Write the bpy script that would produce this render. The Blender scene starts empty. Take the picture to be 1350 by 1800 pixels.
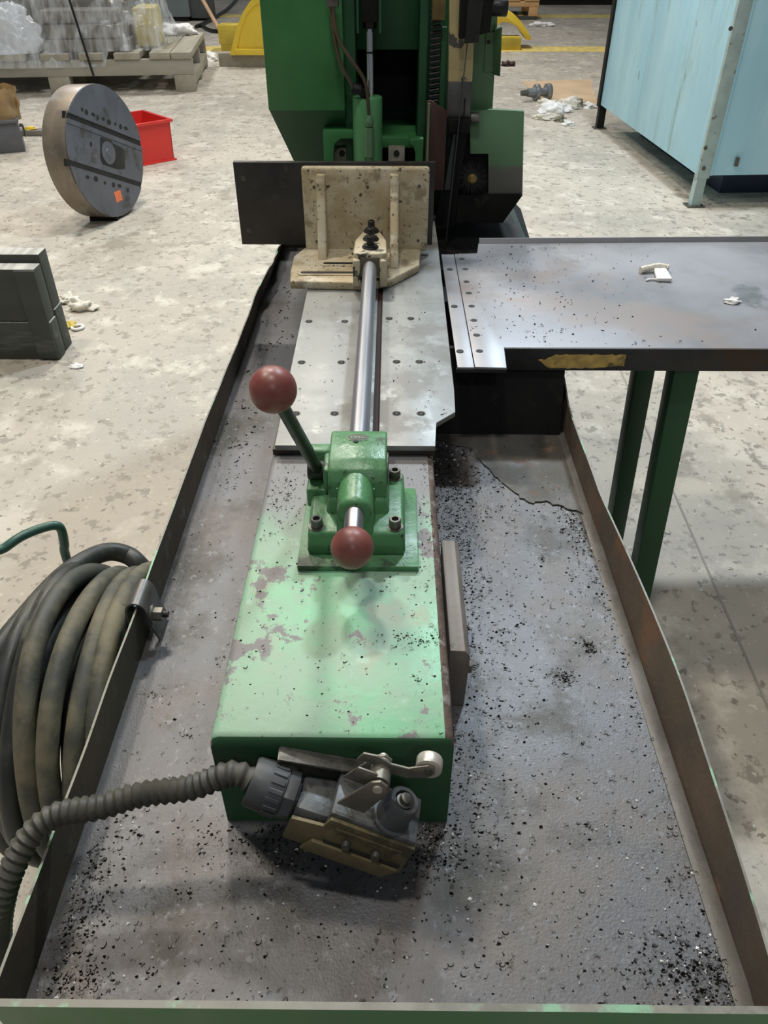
import bpy, bmesh, math, random
from mathutils import Vector, Matrix, noise

# ------------------------------------------------------------------ camera, world, lights
S = bpy.context.scene
COL = S.collection
F_PX, PITCH, YAW, CAM_H = 1340.0, math.radians(38.1), math.radians(0.5), 1.74
cam = bpy.data.cameras.new('camera')
cam.sensor_fit = 'VERTICAL'; cam.sensor_height = 36.0; cam.lens = F_PX / 1800 * 36.0
cam.clip_start = 0.02; cam.clip_end = 200
co = bpy.data.objects.new('camera', cam); COL.objects.link(co)
co.location = (0, 0, CAM_H); co.rotation_euler = (math.pi / 2 - PITCH, 0, YAW)
S.camera = co

W = bpy.data.worlds.new('shop_air'); S.world = W; W.use_nodes = True
W.node_tree.nodes['Background'].inputs[0].default_value = (0.82, 0.92, 1.0, 1)
W.node_tree.nodes['Background'].inputs[1].default_value = 0.13

def lamp(loc, aim, power, col, sx=1.3, sy=0.5):
    l = bpy.data.lights.new('bay_lamp', 'AREA'); l.shape = 'RECTANGLE'; l.size = sx; l.size_y = sy
    l.energy = power; l.color = col
    o = bpy.data.objects.new('bay_lamp', l); COL.objects.link(o); o.location = loc
    o.rotation_euler = (Vector(aim) - Vector(loc)).to_track_quat('-Z', 'Y').to_euler()
    return o
WARM, COOL = (1.0, 0.90, 0.76), (0.76, 0.89, 1.0)
lamp((-1.2, 5.9, 6.4), (0, 1.5, 0.8), 215, (1.0, 0.95, 0.86), 0.6, 0.3)
lamp((-2.8, 3.1, 6.6), (-.6, 1.6, 0.4), 150, WARM, 0.6, 0.3)
lamp((2.0, 6.1, 6.4), (1.3, 2.2, 0.2), 285, COOL, 0.6, 0.3)
lamp((-0.3, 0.75, 5.8), (0.0, 1.8, 0.8), 62, (1.0, 0.97, 0.92), 0.6, 0.3)
lamp((0.8, -4.5, 6.5), (0.0, 2.0, 0.8), 42, (0.97, 0.98, 1.0), 0.6, 0.3)
lamp((-4.0, 7.5, 6.6), (-2.2, 6.0, 0.0), 110, WARM, 0.6, 0.3)
lamp((0.5, 14.0, 7.0), (0, 13.0, 0.0), 330, (1.0, 0.96, 0.9), 1.2, 0.5)
lamp((-5.0, 13.0, 7.0), (-4.5, 12.0, 0.0), 240, (0.97, 0.98, 1.0), 1.2, 0.5)

vs = S.view_settings
vs.view_transform = 'Standard'; vs.look = 'None'; vs.gamma = 1.0; vs.use_curve_mapping = False
vs.exposure = 0.0

# ------------------------------------------------------------------ helpers
_c, _s = math.cos(PITCH), math.sin(PITCH)
def at(u, v, x=None, y=None, z=None):
    """point of the plane x=, y= or z= that is seen at pixel u,v of the 1350x1800 photo"""
    a = (u - 675) / F_PX; b = (v - 900) / F_PX
    rx, ry, rz = a, _c - b * _s, -(_s + b * _c)
    r = (rx * math.cos(YAW) - ry * math.sin(YAW), rx * math.sin(YAW) + ry * math.cos(YAW), rz)
    t = (z - CAM_H) / r[2] if z is not None else (y / r[1] if y is not None else x / r[0])
    return Vector((r[0] * t, r[1] * t, CAM_H + r[2] * t))

def sm(a, b, t):
    t = max(0.0, min(1.0, (t - a) / (b - a))); return t * t * (3 - 2 * t)

class MB:
    """collects shapes (world coordinates) into one mesh"""
    def __init__(self, M=None):
        self.bm = bmesh.new(); self.M = M
    def _add(self, bm2, mi=0):
        for f in bm2.faces: f.material_index = mi
        me = bpy.data.meshes.new('tmp'); bm2.to_mesh(me); bm2.free()
        if self.M is not None: me.transform(self.M)
        self.bm.from_mesh(me); bpy.data.meshes.remove(me)
        return self
    def box(self, x0, x1, y0, y1, z0, z1, bev=0.0, seg=2, R=None, mi=0):
        b = bmesh.new(); bmesh.ops.create_cube(b, size=1)
        c = Vector(((x0 + x1) / 2, (y0 + y1) / 2, (z0 + z1) / 2)); d = (x1 - x0, y1 - y0, z1 - z0)
        for v in b.verts: v.co = Vector((v.co.x * d[0], v.co.y * d[1], v.co.z * d[2]))
        if bev: bmesh.ops.bevel(b, geom=b.edges[:], offset=bev, segments=seg, affect='EDGES', profile=0.5)
        for v in b.verts: v.co = (R @ v.co if R else v.co) + c
        return self._add(b, mi)
    def prism(self, poly, lo, hi, axis='z', bev=0.0, mi=0):
        """polygon in the plane across `axis`, extruded lo..hi.  z:(x,y) y:(x,z) x:(y,z)"""
        b = bmesh.new()
        def P(p, t):
            return {'z': (p[0], p[1], t), 'y': (p[0], t, p[1]), 'x': (t, p[0], p[1])}[axis]
        A = [b.verts.new(P(p, lo)) for p in poly]; B = [b.verts.new(P(p, hi)) for p in poly]
        b.faces.new(A); b.faces.new(B)
        n = len(poly)
        for i in range(n): b.faces.new((A[i], A[(i + 1) % n], B[(i + 1) % n], B[i]))
        bmesh.ops.recalc_face_normals(b, faces=b.faces[:])
        if bev: bmesh.ops.bevel(b, geom=b.edges[:], offset=bev, segments=2, affect='EDGES', profile=0.5)
        return self._add(b, mi)
    def hexa(self, pts, bev=0.0, mi=0):
        """8 corners: bottom 4 (around), top 4 (around)"""
        b = bmesh.new(); v = [b.verts.new(p) for p in pts]
        for f in ((3, 2, 1, 0), (4, 5, 6, 7), (0, 1, 5, 4), (1, 2, 6, 5), (2, 3, 7, 6), (3, 0, 4, 7)):
            b.faces.new([v[i] for i in f])
        bmesh.ops.recalc_face_normals(b, faces=b.faces[:])
        if bev: bmesh.ops.bevel(b, geom=b.edges[:], offset=bev, segments=2, affect='EDGES', profile=0.5)
        return self._add(b, mi)
    def lathe(self, prof, p0, d, seg=24, mi=0, caps=True):
        """prof: (t along d, radius) pairs"""
        b = bmesh.new(); p0 = Vector(p0); d = Vector(d).normalized()
        q = d.to_track_quat('Z', 'Y').to_matrix()
        rings = []
        for t, r in prof:
            rings.append([b.verts.new(p0 + d * t + q @ Vector((r * math.cos(2 * math.pi * i / seg), r * math.sin(2 * math.pi * i / seg), 0))) for i in range(seg)])
        for A, B in zip(rings, rings[1:]):
            for i in range(seg):
                b.faces.new((A[i], A[(i + 1) % seg], B[(i + 1) % seg], B[i]))
        if caps:
            b.faces.new(list(reversed(rings[0]))); b.faces.new(rings[-1])
        bmesh.ops.recalc_face_normals(b, faces=b.faces[:])
        return self._add(b, mi)
    def cyl(self, p0, p1, r, r2=None, seg=20, mi=0, bev=0.0):
        p0 = Vector(p0); p1 = Vector(p1); L = (p1 - p0).length; r2 = r if r2 is None else r2
        if bev:
            pr = [(0, r - bev), (bev * .3, r - bev * .3), (bev, r), (L - bev, r2), (L - bev * .3, r2 - bev * .3), (L, r2 - bev)]
        else: pr = [(0, r), (L, r2)]
        return self.lathe(pr, p0, p1 - p0, seg, mi)
    def ball(self, c, r, seg=32, mi=0, sx=1, sy=1, sz=1):
        b = bmesh.new(); bmesh.ops.create_uvsphere(b, u_segments=seg, v_segments=seg // 2, radius=r)
        for v in b.verts: v.co = Vector((v.co.x * sx, v.co.y * sy, v.co.z * sz)) + Vector(c)
        return self._add(b, mi)
    def tube(self, pts, r, seg=10, closed=False, mi=0, rf=None):
        b = bmesh.new(); pts = [Vector(p) for p in pts]; n = len(pts)
        up = Vector((0, 0, 1)); rings = []; prev = None
        for i, p in enumerate(pts):
            a = pts[(i - 1) % n] if closed or i > 0 else pts[0]
            c = pts[(i + 1) % n] if closed or i < n - 1 else pts[-1]
            t = (c - a).normalized()
            if prev is None:
                u = t.orthogonal().normalized()
            else:
                u = (prev - t * prev.dot(t)).normalized()
            prev = u; w = t.cross(u)
            rr = rf(i) if rf else r
            rings.append([b.verts.new(p + (u * math.cos(2 * math.pi * k / seg) + w * math.sin(2 * math.pi * k / seg)) * rr) for k in range(seg)])
        m = n if closed else n - 1
        for i in range(m):
            A, B = rings[i], rings[(i + 1) % n]
            for k in range(seg): b.faces.new((A[k], A[(k + 1) % seg], B[(k + 1) % seg], B[k]))
        if not closed:
            b.faces.new(list(reversed(rings[0]))); b.faces.new(rings[-1])
        bmesh.ops.recalc_face_normals(b, faces=b.faces[:])
        return self._add(b, mi)
    def grid(self, fn, nu, nv, mi=0, thick=0.0):
        b = bmesh.new()
        g = [[b.verts.new(fn(i / nu, j / nv)) for j in range(nv + 1)] for i in range(nu + 1)]
        for i in range(nu):
            for j in range(nv): b.faces.new((g[i][j], g[i + 1][j], g[i + 1][j + 1], g[i][j + 1]))
        if thick: bmesh.ops.solidify(b, geom=b.faces[:], thickness=thick)
        return self._add(b, mi)
    def build(self, name, mats, parent=None, org=None, smooth=35, pick=None):
        if not isinstance(mats, (list, tuple)): mats = [mats]
        o0 = Vector(org) if org is not None else (parent['_o'] if parent is not None and '_o' in parent else Vector((0, 0, 0)))
        o0 = Vector(o0)
        bm = self.bm
        if pick:
            bm.normal_update()
            for f in bm.faces: f.material_index = pick(f.normal, f.calc_center_median())
        me = bpy.data.meshes.new(name); bm.to_mesh(me); bm.free()
        me.transform(Matrix.Translation(-o0))
        for m in mats: me.materials.append(m)
        if smooth:
            for p in me.polygons: p.use_smooth = True
            me.set_sharp_from_angle(angle=math.radians(smooth))
        o = bpy.data.objects.new(name, me); COL.objects.link(o)
        if parent is not None: o.parent = parent
        else: o.location = o0
        o['_o'] = o0
        return o

def tag(o, label=None, cat=None, group=None, kind=None):
    if label: o['label'] = label
    if cat: o['category'] = cat
    if group: o['group'] = group
    if kind: o['kind'] = kind
    return o
def thing(name, loc, label, cat, group=None):
    o = bpy.data.objects.new(name, None); COL.objects.link(o); o.empty_display_size = .05
    o.location = loc; o['_o'] = Vector(loc)
    return tag(o, label, cat, group)
def inst(src, loc, parent, rot=None):
    """another piece that shares the mesh of src; loc in world coordinates"""
    o = src.copy(); COL.objects.link(o); o.parent = parent
    o.location = Vector(loc) - Vector(parent['_o'])
    if rot: o.rotation_euler = rot
    o['_o'] = Vector(loc)
    return o

# ------------------------------------------------------------------ materials
def mat(name, col, rough=.5, metal=0.0, var=.12, scale=6.0, layers=(), bump=0.0, bscale=60.0, spec=.5, stretch=None, rvar=.1, amask=None):
    """layers: (colour, noise scale, threshold, softness, roughness, seed[, metal]) laid one over the other"""
    m = bpy.data.materials.new(name); m.use_nodes = True
    nt = m.node_tree; N = nt.nodes; L = nt.links; N.clear()
    out = N.new('ShaderNodeOutputMaterial'); bs = N.new('ShaderNodeBsdfPrincipled')
    L.new(bs.outputs[0], out.inputs[0])
    tc = N.new('ShaderNodeTexCoord'); vec = tc.outputs['Object']
    if stretch:
        mp = N.new('ShaderNodeMapping'); mp.inputs['Scale'].default_value = stretch
        L.new(vec, mp.inputs[0]); svec = mp.outputs[0]
    else: svec = vec
    def nz(sc, seed=0.0, det=6.0, v=None, ro=.6):
        n = N.new('ShaderNodeTexNoise'); n.noise_dimensions = '4D'
        n.inputs['W'].default_value = seed; n.inputs['Scale'].default_value = sc
        n.inputs['Detail'].default_value = det; n.inputs['Roughness'].default_value = ro
        L.new(v or vec, n.inputs['Vector']); return n.outputs['Fac']
    def ramp(f, a, b):
        r = N.new('ShaderNodeMapRange'); r.interpolation_type = 'SMOOTHSTEP'
        r.inputs['From Min'].default_value = a; r.inputs['From Max'].default_value = b
        L.new(f, r.inputs['Value']); return r.outputs['Result']
    def mix(f, a, b, ty='RGBA'):
        x = N.new('ShaderNodeMix'); x.data_type = ty
        ia, ib, o = (6, 7, 2) if ty == 'RGBA' else (2, 3, 0)
        L.new(f, x.inputs[0])
        for i, q in ((ia, a), (ib, b)):
            if hasattr(q, 'is_output'): L.new(q, x.inputs[i])
            else: x.inputs[i].default_value = (*q, 1) if ty == 'RGBA' else q
        return x.outputs[o]
    lo = tuple(max(0, c * (1 - var)) for c in col); hi = tuple(min(1, c * (1 + var)) for c in col)
    f = ramp(nz(scale, 1.3, v=svec), .3, .7)
    C = mix(f, lo, hi); Rr = mix(f, max(.02, rough - rvar), min(1, rough + rvar), 'FLOAT'); Mt = metal
    for ly in layers:
        lc, sc, th, so, lr, sd = ly[:6]
        k = ramp(nz(sc, sd, 8.0, v=svec if stretch else None, ro=.65), th - so, th + so)
        C = mix(k, C, lc); Rr = mix(k, Rr, lr, 'FLOAT')
        if len(ly) > 6: Mt = mix(k, Mt, ly[6], 'FLOAT')
    if amask:                                          # a coat that ends along a ragged line: (axis, position, softness, raggedness, noise scale, colour, roughness)
        axn, pos, so, rag, nsc, lc, lr = amask
        sp = N.new('ShaderNodeSeparateXYZ'); L.new(vec, sp.inputs[0])
        ad = N.new('ShaderNodeMath'); ad.operation = 'MULTIPLY_ADD'; L.new(nz(nsc, 2.5), ad.inputs[0]); ad.inputs[1].default_value = rag; L.new(sp.outputs[abs(axn) - 1], ad.inputs[2])
        k = ramp(ad.outputs[0], pos + rag * .5 - so, pos + rag * .5 + so)
        if axn < 0: C = mix(k, lc, C); Rr = mix(k, lr, Rr, 'FLOAT')
        else: C = mix(k, C, lc); Rr = mix(k, Rr, lr, 'FLOAT')
    L.new(C, bs.inputs['Base Color']); L.new(Rr, bs.inputs['Roughness'])
    if hasattr(Mt, 'is_output'): L.new(Mt, bs.inputs['Metallic'])
    else: bs.inputs['Metallic'].default_value = Mt
    bs.inputs['Specular IOR Level'].default_value = spec
    if bump:
        bp = N.new('ShaderNodeBump'); bp.inputs['Strength'].default_value = bump; bp.inputs['Distance'].default_value = .004
        L.new(nz(bscale, 4.0, 5.0, v=svec), bp.inputs['Height']); L.new(bp.outputs[0], bs.inputs['Normal'])
    return m

GREEN = (.050, .200, .062)
m_floor = mat('concrete', (.50, .455, .38), .62, var=.13, scale=.9, bump=.4, bscale=40, layers=(
    ((.40, .37, .32), 1.3, .55, .12, .5, 2.0), ((.60, .56, .48), 4.0, .57, .06, .7, 3.0), ((.34, .305, .25), 3.2, .61, .05, .5, 12.0),
    ((.31, .28, .23), 11.0, .575, .025, .5, 5.0), ((.235, .21, .175), 24.0, .60, .02, .5, 8.0), ((.64, .60, .53), 28.0, .62, .03, .7, 9.0)))
m_yline = mat('floor_paint_yellow', (.72, .56, .16), .6, var=.2, scale=9, layers=(((.5, .47, .4), 14, .6, .05, .6, 2.),))
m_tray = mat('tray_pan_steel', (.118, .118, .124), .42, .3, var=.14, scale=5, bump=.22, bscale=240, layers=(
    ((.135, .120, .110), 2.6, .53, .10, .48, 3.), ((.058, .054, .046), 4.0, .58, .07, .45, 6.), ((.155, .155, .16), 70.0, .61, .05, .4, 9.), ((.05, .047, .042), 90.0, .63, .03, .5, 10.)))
m_wallin = mat('tray_wall_rust_shaded', (.040, .033, .020), .62, .0, var=.3, scale=10, bump=.25, bscale=90, layers=(
    ((.085, .055, .032), 4.0, .54, .10, .7, 3.), ((.07, .065, .05), 16, .60, .06, .5, 4.)))  # left and rear inner rust, darkened in colour as the shaded sides
m_wallin2 = mat('tray_wall_rust_lit', (.105, .078, .055), .6, .0, var=.25, scale=8, bump=.25, bscale=90, layers=(
    ((.070, .060, .048), 4.0, .54, .10, .6, 3.), ((.155, .085, .05), 7, .58, .06, .7, 4.)))  # same rusty wall, made browner and lighter as the lit side
m_rim = mat('worn_rim', (.20, .195, .165), .5, .2, var=.25, scale=25, layers=(((.22, .40, .26), 12, .57, .04, .5, 2.), ((.16, .14, .12), 30, .63, .03, .6, 5.)))
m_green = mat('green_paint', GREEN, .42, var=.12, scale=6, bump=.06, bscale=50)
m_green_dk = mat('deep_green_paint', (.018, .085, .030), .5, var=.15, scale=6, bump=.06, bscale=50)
m_green_old = mat('faded_green_paint', (.13, .25, .125), .5, var=.12, scale=5, layers=(((.15, .16, .12), 6, .58, .06, .6, 4.),))
m_green_grimy = mat('grimy_faded_green_paint', (.13, .25, .125), .5, var=.12, scale=5, amask=(-3, 1.075, .012, .10, 9.0, (.15, .145, .125), .6))
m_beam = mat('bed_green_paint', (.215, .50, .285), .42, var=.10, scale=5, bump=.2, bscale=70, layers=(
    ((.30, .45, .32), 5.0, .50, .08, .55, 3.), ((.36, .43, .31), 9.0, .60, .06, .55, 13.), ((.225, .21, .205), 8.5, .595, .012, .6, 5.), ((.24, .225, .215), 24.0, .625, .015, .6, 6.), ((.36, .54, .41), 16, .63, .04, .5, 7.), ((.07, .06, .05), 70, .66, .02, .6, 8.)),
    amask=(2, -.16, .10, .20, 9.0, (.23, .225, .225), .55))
m_beamfront_shaded = mat('bed_front_shaded_green', (.025, .095, .035), .5, var=.15, scale=6, bump=.1, bscale=60, layers=(((.07, .03, .02), 6, .66, .04, .7, 4.),))  # front far darker than the top paint: its shade is in the colour
m_rustedge = mat('rusty_edge', (.11, .075, .06), .7, .1, var=.3, scale=40, bump=.5, bscale=120, layers=(((.25, .22, .2), 30, .58, .05, .6, 2.),))
m_steel = mat('ground_steel_plate', (.265, .27, .258), .50, .35, var=.10, scale=7, bump=.06, bscale=120, layers=(
    ((.205, .20, .185), 4, .55, .05, .55, 2.), ((.31, .315, .30), 14, .58, .05, .45, 4.), ((.13, .12, .11), 50, .66, .02, .6, 6.)))
m_steel_dk = mat('dark_steel_edge', (.07, .055, .045), .5, .5, var=.3, scale=20)
m_table = mat('table_sheet_steel', (.30, .30, .315), .46, .4, var=.10, scale=3, bump=.04, bscale=80, layers=(
    ((.31, .27, .255), 2.4, .56, .06, .45, 3.), ((.22, .235, .24), 3.2, .64, .04, .35, 7.), ((.12, .11, .11), 60, .74, .02, .5, 8.)))
m_skirt = mat('table_skirt_steel', (.045, .045, .045), .45, .4, var=.3, scale=9, layers=(((.07, .045, .03), 4, .58, .08, .5, 3.),))
m_rod = mat('bright_rod_steel', (.34, .34, .355), .36, .9, var=.12, scale=10, stretch=(1, .06, 1), layers=(((.28, .24, .2), 14, .62, .08, .4, 3.),))
m_chrome = mat('chrome', (.8, .8, .85), .08, 1.0, var=.03, scale=5)
m_cast = mat('clamp_green_paint', (.082, .235, .095), .36, var=.13, scale=14, bump=.35, bscale=55, layers=(
    ((.125, .27, .14), 12, .57, .07, .5, 3.), ((.035, .06, .03), 16, .60, .05, .5, 7.), ((.035, .032, .028), 60, .645, .02, .6, 5.)))
m_ball = mat('dark_red_bakelite', (.205, .052, .042), .36, var=.10, scale=18, layers=(((.245, .085, .068), 14, .58, .12, .42, 3.),))
m_black = mat('black_oxide_steel', (.028, .028, .027), .42, .5, var=.25, scale=20)
m_blk2 = mat('greasy_black', (.008, .008, .007), .6, .0, var=.4, scale=12, spec=.25, layers=(((.022, .02, .017), 20, .62, .05, .5, 2.),))
m_lever = mat('lever_steel', (.030, .032, .028), .42, .3, var=.2, scale=20)
m_bolt = mat('socket_bolt_steel', (.13, .125, .11), .42, .6, var=.25, scale=60)
m_hole = mat('dark_recess', (.010, .010, .010), .6, var=.2, scale=10)
m_cream = mat('cream_paint', (.60, .53, .375), .5, var=.08, scale=7, bump=.12, bscale=50, layers=(
    ((.45, .36, .21), 6, .50, .09, .55, 3.), ((.30, .235, .14), 11, .575, .05, .6, 5.), ((.66, .61, .47), 9, .60, .06, .5, 8.), ((.07, .055, .04), 62, .615, .02, .6, 6.), ((.10, .08, .05), 20, .655, .03, .6, 11.), ((.06, .05, .04), 110, .63, .02, .6, 9.)))
m_cream_chip = mat('chipped_cream_paint', (.54, .47, .32), .5, var=.1, scale=8, bump=.15, bscale=60, layers=(
    ((.055, .05, .04), 24, .56, .025, .6, 3.), ((.4, .33, .2), 14, .62, .06, .6, 4.)))
m_faceplate = mat('dark_face_plate', (.055, .050, .045), .42, .5, var=.18, scale=9, layers=(((.09, .08, .07), 20, .62, .06, .5, 3.),))
m_arm = mat('yellow_arm_paint', (.62, .50, .25), .5, .1, var=.1, scale=9, layers=(((.13, .125, .12), 11, .575, .012, .45, 3., .5), ((.28, .2, .1), 20, .67, .03, .5, 4.)))
m_armlow = mat('bare_arm_steel', (.14, .135, .13), .4, .6, var=.15, scale=14)
m_hose = mat('dusty_rubber_hose', (.055, .058, .048), .6, var=.25, scale=9, bump=.08, bscale=80, layers=(((.20, .175, .11), 5, .54, .10, .75, 3.), ((.03, .03, .028), 30, .66, .05, .5, 6.)))
m_hose2 = mat('black_rubber_hose', (.035, .037, .034), .45, var=.25, scale=9, layers=(((.10, .095, .07), 6, .58, .08, .7, 3.),))
m_cond = mat('grey_corrugated_plastic', (.066, .063, .052), .55, var=.15, scale=9, layers=(((.11, .10, .075), 5, .56, .1, .7, 3.),))
m_gland = mat('grey_plastic_gland', (.058, .061, .064), .45, var=.15, scale=20, layers=(((.05, .05, .05), 30, .62, .06, .6, 3.),))
m_switch = mat('switch_grey_casting', (.125, .13, .13), .46, .2, var=.15, scale=25, bump=.15, bscale=150, layers=(((.06, .056, .048), 26, .57, .05, .6, 3.),))
m_brass = mat('oily_brass_front', (.165, .135, .068), .5, .2, var=.22, scale=25, layers=(((.075, .062, .035), 22, .55, .06, .6, 3.),))
m_plated = mat('dull_plated_steel', (.19, .175, .145), .42, .5, var=.15, scale=25)
m_roller = mat('bright_roller', (.58, .54, .47), .34, .5, var=.1, scale=25)
m_bar = mat('rusted_steel_bar', (.24, .215, .19), .6, .25, var=.12, scale=12, bump=.2, bscale=90, layers=(((.30, .24, .19), 14, .60, .08, .7, 3.), ((.12, .11, .1), 40, .66, .04, .6, 5.)))
m_chip = mat('dark_swarf', (.05, .047, .043), .28, .85, var=.4, scale=60)
m_chipb = mat('painted_glint_swarf', (.88, .88, .86), .3, .2, var=.1, scale=60)  # near-white, barely metallic colour stands in for the glint of steel
m_blue = mat('light_blue_cabinet_paint', (.37, .66, .80), .42, var=.05, scale=2.5, stretch=(1, 1, .25), layers=(
    ((.46, .74, .86), 3.0, .54, .12, .4, 2.), ((.33, .53, .55), 5.0, .61, .08, .5, 4.), ((.15, .12, .08), 12, .665, .012, .7, 6.)))
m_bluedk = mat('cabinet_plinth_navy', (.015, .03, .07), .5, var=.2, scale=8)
m_bluepost = mat('worn_blue_post', (.38, .50, .50), .5, .1, var=.12, scale=10, layers=(((.13, .12, .10), 12, .62, .03, .6, 3.),))
m_wood = mat('weathered_pallet_wood', (.36, .33, .26), .8, var=.18, scale=6, stretch=(1, .12, 1), bump=.2, bscale=30)
m_woodx = mat('weathered_stringer_wood', (.34, .32, .26), .8, var=.18, scale=6, stretch=(.12, 1, 1), bump=.2, bscale=30)
m_wooddk = mat('dark_oily_timber', (.055, .06, .05), .7, var=.25, scale=8, stretch=(.15, 1, 1), bump=.3, bscale=40, layers=(((.13, .135, .12), 7, .62, .06, .7, 3.),))
m_woodtop = mat('timber_pale_top', (.44, .43, .39), .8, var=.3, scale=30, stretch=(1, .05, 1))  # paler tone for the upward faces of the timbers
m_orange = mat('fresh_orange_wood', (.60, .36, .16), .7, var=.12, scale=6, stretch=(.15, 1, 1))
m_card = mat('cardboard', (.60, .43, .27), .8, var=.10, scale=3)
m_bag = mat('brown_paper', (.50, .36, .19), .75, var=.2, scale=9)
m_rag = mat('white_rag', (.74, .70, .61), .85, var=.12, scale=12, layers=(((.30, .27, .2), 9, .66, .06, .8, 3.),))
m_ragw = mat('clean_white_cloth', (.85, .84, .82), .85, var=.05, scale=12)
m_ragg = mat('oily_rag', (.24, .23, .17), .85, var=.25, scale=12)
m_red = mat('red_plastic', (.66, .035, .028), .38, var=.06, scale=6)
m_yel = mat('yellow_machine_paint', (.88, .64, .06), .4, var=.06, scale=4)
m_yeldk = mat('yellow_painted_timber', (.55, .42, .05), .5, var=.15, scale=6)
m_chuckside = mat('chuck_rim_steel', (.25, .21, .165), .42, .5, var=.2, scale=5, layers=(((.36, .34, .31), 5, .60, .07, .35, 3.), ((.16, .11, .07), 8, .64, .06, .6, 5.)))
m_chuck = mat('chuck_face_steel', (.135, .14, .165), .38, .5, var=.15, scale=6, layers=(((.085, .08, .075), 7, .60, .06, .5, 3.),))
m_label = mat('orange_label', (.85, .20, .08), .6, var=.1, scale=60)
m_tote = mat('grey_steel_tote', (.12, .125, .14), .45, .3, var=.15, scale=8)
m_grey = mat('grey_machine_paint', (.15, .19, .19), .5, var=.1, scale=3)
m_stick = mat('bare_wood_stick', (.62, .40, .24), .7, var=.1, scale=9)
m_rust = mat('rust_brown_plate', (.055, .022, .015), .6, .1, var=.3, scale=9)
m_pipe = mat('teal_green_pipe', (.035, .105, .080), .35, var=.15, scale=15)
m_load = mat('bundled_dark_stock', (.17, .155, .125), .7, var=.3, scale=5, stretch=(.2, 1, 1))
def film_mat(lo=.08, hi=.62):
    m = bpy.data.materials.new('clear_stretch_film'); m.use_nodes = True
    nt = m.node_tree; N = nt.nodes; L = nt.links; N.clear()
    out = N.new('ShaderNodeOutputMaterial'); mx = N.new('ShaderNodeMixShader'); tr = N.new('ShaderNodeBsdfTransparent')
    bs = N.new('ShaderNodeBsdfPrincipled'); bs.inputs['Base Color'].default_value = (.86, .90, .95, 1); bs.inputs['Roughness'].default_value = .14
    tc = N.new('ShaderNodeTexCoord'); mp = N.new('ShaderNodeMapping'); mp.inputs['Scale'].default_value = (5, 5, 1.1)
    n = N.new('ShaderNodeTexNoise'); n.inputs['Scale'].default_value = 2.2; n.inputs['Detail'].default_value = 6
    r = N.new('ShaderNodeMapRange'); r.inputs['From Min'].default_value = .38; r.inputs['From Max'].default_value = .72; r.inputs['To Min'].default_value = lo; r.inputs['To Max'].default_value = hi
    L.new(tc.outputs['Object'], mp.inputs[0]); L.new(mp.outputs[0], n.inputs['Vector']); L.new(n.outputs['Fac'], r.inputs['Value'])
    L.new(r.outputs[0], mx.inputs[0]); L.new(tr.outputs[0], mx.inputs[1]); L.new(bs.outputs[0], mx.inputs[2]); L.new(mx.outputs[0], out.inputs[0])
    return m
m_film = film_mat()
m_glarefilm = film_mat(.55, .95)  # denser, whiter film that carries the glare

# ------------------------------------------------------------------ the setting
fl = MB().box(-16, 16, -4, 30, -.12, 0).build('floor', m_floor)
tag(fl, kind='structure')
for n, v0, v1 in ((1, 82, 91), (2, 26, 31)):
    a = at(900, v0, z=0).y; b = at(900, v1, z=0).y
    tag(MB().box(-15, 15, b, a, 0, .003).build('trim_%d' % n, m_yline), kind='structure')
# saw-cut joint in the slab, right of the tray
j0, j1 = at(1090, 650, z=0), at(1300, 1130, z=0)
d = (j1 - j0).normalized(); nrm = Vector((-d.y, d.x, 0)) * .004
p = [j0 - d * .9, j1 + d * .4]
tag(MB().prism([tuple((p[0] + nrm)[:2]), tuple((p[1] + nrm)[:2]), tuple((p[1] - nrm)[:2]), tuple((p[0] - nrm)[:2])], 0, .0015).build('trim_3', mat('joint_filler', (.30, .28, .24), .7)), kind='structure')

# ------------------------------------------------------------------ chip tray
ZT, ZR = .7045, .79          # pan surface, rim
tray = thing('chip_tray', (0, 1.3, 0), 'long low steel chip tray with rusty rim, green front, around the saw bed', 'tray')
def panz(x, y): return ZT + .0022 * noise.noise(Vector((x * 3.1, y * 2.3, 0)))
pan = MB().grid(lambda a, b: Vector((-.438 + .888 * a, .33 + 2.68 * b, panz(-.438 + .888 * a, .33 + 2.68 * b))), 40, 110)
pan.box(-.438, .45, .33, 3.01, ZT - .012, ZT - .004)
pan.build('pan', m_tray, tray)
def inout(inner, sgn_axis):
    ax, sg = sgn_axis
    def pick(n, c):
        if n.z > .75: return 2
        return 0 if n[ax] * sg > .3 else 1
    return pick
def wall(fn_in, n, z0, thick_dir, inner_mat, name='wall', z1=None):
    """vertical sheet that follows fn_in(t) -> (x, y, rim z)"""
    b = MB(); vv = []
    t = Vector(thick_dir)
    bm = b.bm
    for i in range(n + 1):
        x, y, zr = fn_in(i / n)[:3]; xb, yb = (fn_in(i / n)[3:5] if len(fn_in(i / n)) > 3 else (x, y))
        vv.append([bm.verts.new((xb, yb, z0)), bm.verts.new((x, y, zr)), bm.verts.new(Vector((x, y, zr)) + t), bm.verts.new(Vector((xb, yb, z0)) + t)])
    for A, B in zip(vv, vv[1:]):
        for k in range(4): bm.faces.new((A[k], A[(k + 1) % 4], B[(k + 1) % 4], B[k]))
    bm.faces.new(vv[0]); bm.faces.new(vv[-1])
    bmesh.ops.recalc_face_normals(bm, faces=bm.faces[:])
    tv = Vector(thick_dir).normalized()
    return b.build(name, [inner_mat, m_green, m_rim], tray, smooth=25, pick=lambda nn, c: 2 if nn.z > .7 else (1 if nn.dot(tv) > .5 else 0))
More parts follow.
